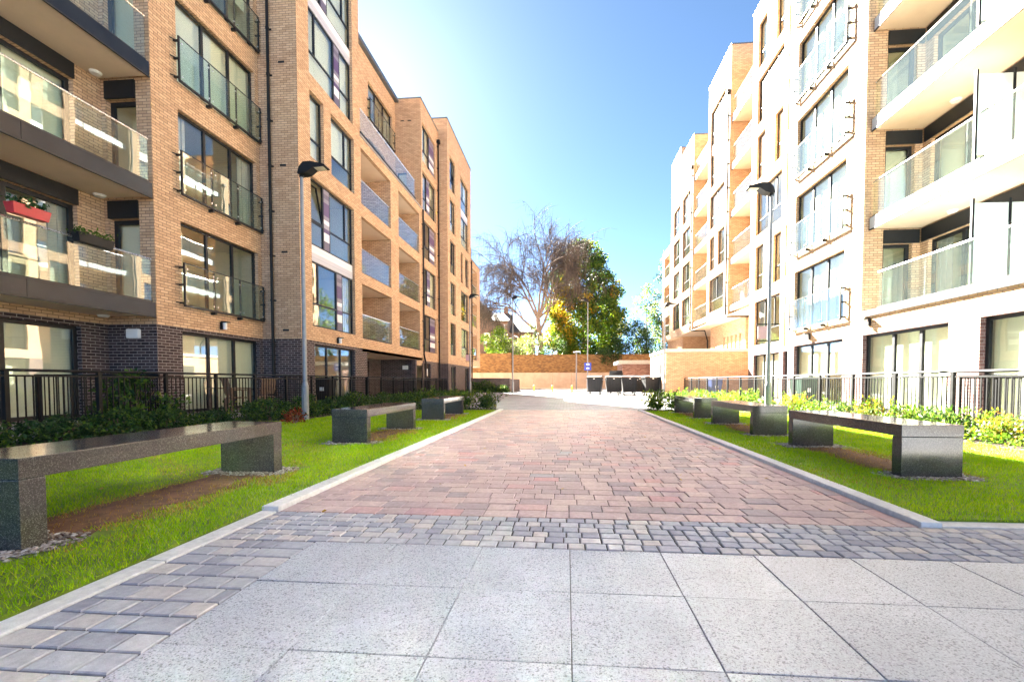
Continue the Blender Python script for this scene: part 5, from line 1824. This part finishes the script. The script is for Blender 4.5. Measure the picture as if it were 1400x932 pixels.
for i, (x, y, lab) in enumerate(((-2.62, 14.4, 'spiky green shrub at the far end of the left lawn, beside the kerb'), (-3.5, 14.5, 'spiky green shrub at the far end of the left lawn, behind the far bench'), (-4.6, 14.6, 'spiky green shrub at the far end of the left lawn, farthest from the kerb'),
                                 (2.85, 14.35, 'dark spiky shrub at the far end of the right lawn, beside the kerb'), (3.55, 14.5, 'lime spiky shrub at the far end of the right lawn, one in from the kerb'), (4.4, 14.3, 'lime spiky shrub at the far end of the right lawn, behind the far bench'))):
    put(pe, i, x, y, .02, RW.uniform(.9, 1.1), RW.uniform(0, 6), lab, 'spiky shrubs at the lawn ends')
pl = [shrub_proto('lime_plant', ['leafmid', 'leafdark'], 61, .5, .55, 1300, (.10, .03), True), shrub_proto('lime_plant', ['leafmid', 'leaflime'], 62, .5, .65, 1300, (.09, .035), True), shrub_proto('lime_plant', ['leaflime', 'leafgold'], 63, .45, .7, 1100, (.10, .03), True)]
row = [(6.5, 5.2), (6.5, 6.2), (6.48, 7.15), (6.45, 8.0), (6.5, 8.9), (6.45, 9.9), (6.5, 10.9), (6.4, 11.9), (6.4, 13.0), (6.2, 14.2), (6.1, 15.6), (6.2, 17.2), (6.2, 19.2), (6.1, 21.5)]
for i, (x, y) in enumerate(row):
    put(pl, i, x, y, .02, RW.uniform(.68, .95), RW.uniform(0, 6), 'lime green leafy plant at the foot of the right railing, %s from the camera' % ORD[i], 'lime plants along the right railing')


def groundcover(name, poly, n, mats, seed, h=.18, leaf=(.07, .04)):
    rng = np.random.default_rng(seed)
    po = np.array(poly); lo, hi = po.min(0), po.max(0)
    P = np.c_[rng.uniform(lo[0], hi[0], n), rng.uniform(lo[1], hi[1], n)]
    P = P[inpoly(P, poly)]
    z = rng.uniform(.03, 1, len(P)) * h * (1 + .5 * wob(P, 3, seed))
    v, f = leaf_quads(np.c_[P, np.clip(z, .03, None)], leaf[0], leaf[1], rng, np.tile([0, 0, 1.0], (len(P), 1)), .7)
    mi = (rng.uniform(size=len(f)) < .4).astype(int)
    tag(np_mesh(name, v, f, [M[k] for k in mats], None, mi), kind='stuff')


groundcover('ground_cover', [(-8.36, 2), (-7.45, 2), (-7.25, 9), (-6.2, 10), (-6.2, 14), (-6.1, 30), (-8.36, 30)], 26000, ['leafdark', 'leafmid'], 71, .30)
groundcover('ground_cover', [(6.94, 3.3), (6.94, 26.5), (5.6, 26.5), (5.9, 12.8), (6.12, 3.3)], 15000, ['leafmid', 'leaflime'], 72, .22)
groundcover('ground_cover', [(-6.2, 13.7), (-2.3, 14.0), (-2.3, 14.55), (-4.5, 15.2), (-6.0, 16.2)], 3500, ['leafdark', 'leafmid'], 73, .2)
groundcover('ground_cover', [(2.5, 14.0), (5.4, 13.7), (5.5, 15.1), (2.5, 14.55)], 2600, ['leafmid', 'leaflime'], 74, .2)
groundcover('ground_cover', [(-8.0, 36.5), (-4.9, 36.5), (-4.9, 37.85), (-8.0, 37.85)], 2500, ['leafdark', 'leafmid'], 75, .6, (.14, .07))

flowerbox(7.78, -10.30, 4.28, 'redplastic', 'red flower box on the first floor balcony rail at the left edge of the photo', .62, 'leafdark')
flowerbox(8.95, -10.30, 4.10, 'black', 'dark flower box with trailing green plants on the first floor balcony rail', .75, 'leafmid')

# a few fallen leaves on lawns, gravel and paving
rng = np.random.default_rng(90)
P = np.concatenate([np.c_[rng.uniform(-5.5, -2.3, 70), rng.uniform(1.2, 9, 70), np.full(70, .045)], np.c_[rng.uniform(2.5, 5.8, 60), rng.uniform(3.3, 10, 60), np.full(60, .045)], np.c_[rng.uniform(-2, 2.2, 26), rng.uniform(2.6, 14, 26), np.full(26, .006)]])
n = len(P); a = rng.uniform(0, 7, n); L = rng.uniform(.025, .05, n)
d = np.c_[np.cos(a) * L, np.sin(a) * L, rng.uniform(-.002, .012, n)]; s_ = np.c_[-np.sin(a) * L * .35, np.cos(a) * L * .35, rng.uniform(0, .01, n)]
V = np.stack([P, P + d * .5 + s_, P + d, P + d * .5 - s_ + (0, 0, .004)], 1)
tag(np_mesh('fallen_leaves', V.reshape(-1, 3), np.arange(n * 4).reshape(-1, 4), M['straw']), kind='stuff')
# ------------------------------------------------------------------ camera, sun, sky
cam = bpy.data.cameras.new('camera')
cam.sensor_width = 36
cam.lens = 605 / 1400 * 36
cam.shift_x = (700 - 725) / 1400
cam.shift_y = (541.07 - 466) / 1400
cam.clip_end = 2000
cam.clip_start = .05
co = bpy.data.objects.new('camera', cam)
COL.objects.link(co)
co.location = (0, 0, .95)
co.rotation_euler = (R(90 - 1.9), 0, R(4.7))
sc.camera = co

SUN = Vector((-.492, 1.0, .695)).normalized()
lt = bpy.data.lights.new('sun', 'SUN')
lt.energy = 5.0
lt.angle = R(.5)
lt.color = (1.0, .94, .82)
lo = bpy.data.objects.new('sun', lt)
COL.objects.link(lo)
lo.location = (-20, 45, 40)
lo.rotation_euler = SUN.to_track_quat('Z', 'Y').to_euler()

w = bpy.data.worlds.new('World')
sc.world = w
w.use_nodes = True
nt = w.node_tree
nt.nodes.clear()
out = nt.nodes.new('ShaderNodeOutputWorld')
bg = nt.nodes.new('ShaderNodeBackground')
sky = nt.nodes.new('ShaderNodeTexSky')
sky.sky_type = 'NISHITA'
sky.sun_disc = False
sky.sun_elevation = math.asin(SUN.z)
sky.sun_rotation = math.atan2(SUN.x, SUN.y)
sky.air_density = 0.185
sky.dust_density = 0.9
sky.ozone_density = 0.4
sky.altitude = 4000
tint = nt.nodes.new('ShaderNodeMix')
tint.data_type = 'RGBA'
tint.blend_type = 'MULTIPLY'
tint.inputs[0].default_value = 1.0
tint.inputs[7].default_value = (.84, 1.0, .95, 1)
nt.links.new(sky.outputs[0], tint.inputs[6])
nt.links.new(tint.outputs[2], bg.inputs[0])
bg.inputs[1].default_value = .05
nt.links.new(bg.outputs[0], out.inputs[0])

sc.view_settings.view_transform = 'Standard'
sc.view_settings.look = 'None'
sc.view_settings.exposure = 4.8
sc.view_settings.gamma = 1.0
sc.view_settings.use_curve_mapping = False
sc.render.engine = 'CYCLES'
sc.cycles.use_denoising = True
sc.cycles.max_bounces = 10
sc.cycles.diffuse_bounces = 5
sc.cycles.glossy_bounces = 5
sc.cycles.transparent_max_bounces = 24
sc.cycles.caustics_reflective = True
sc.cycles.caustics_refractive = False
sc.cycles.blur_glossy = 0.0
sc.cycles.sample_clamp_indirect = 300
sc.cycles.use_adaptive_sampling = False
sc.cycles.adaptive_threshold = .02
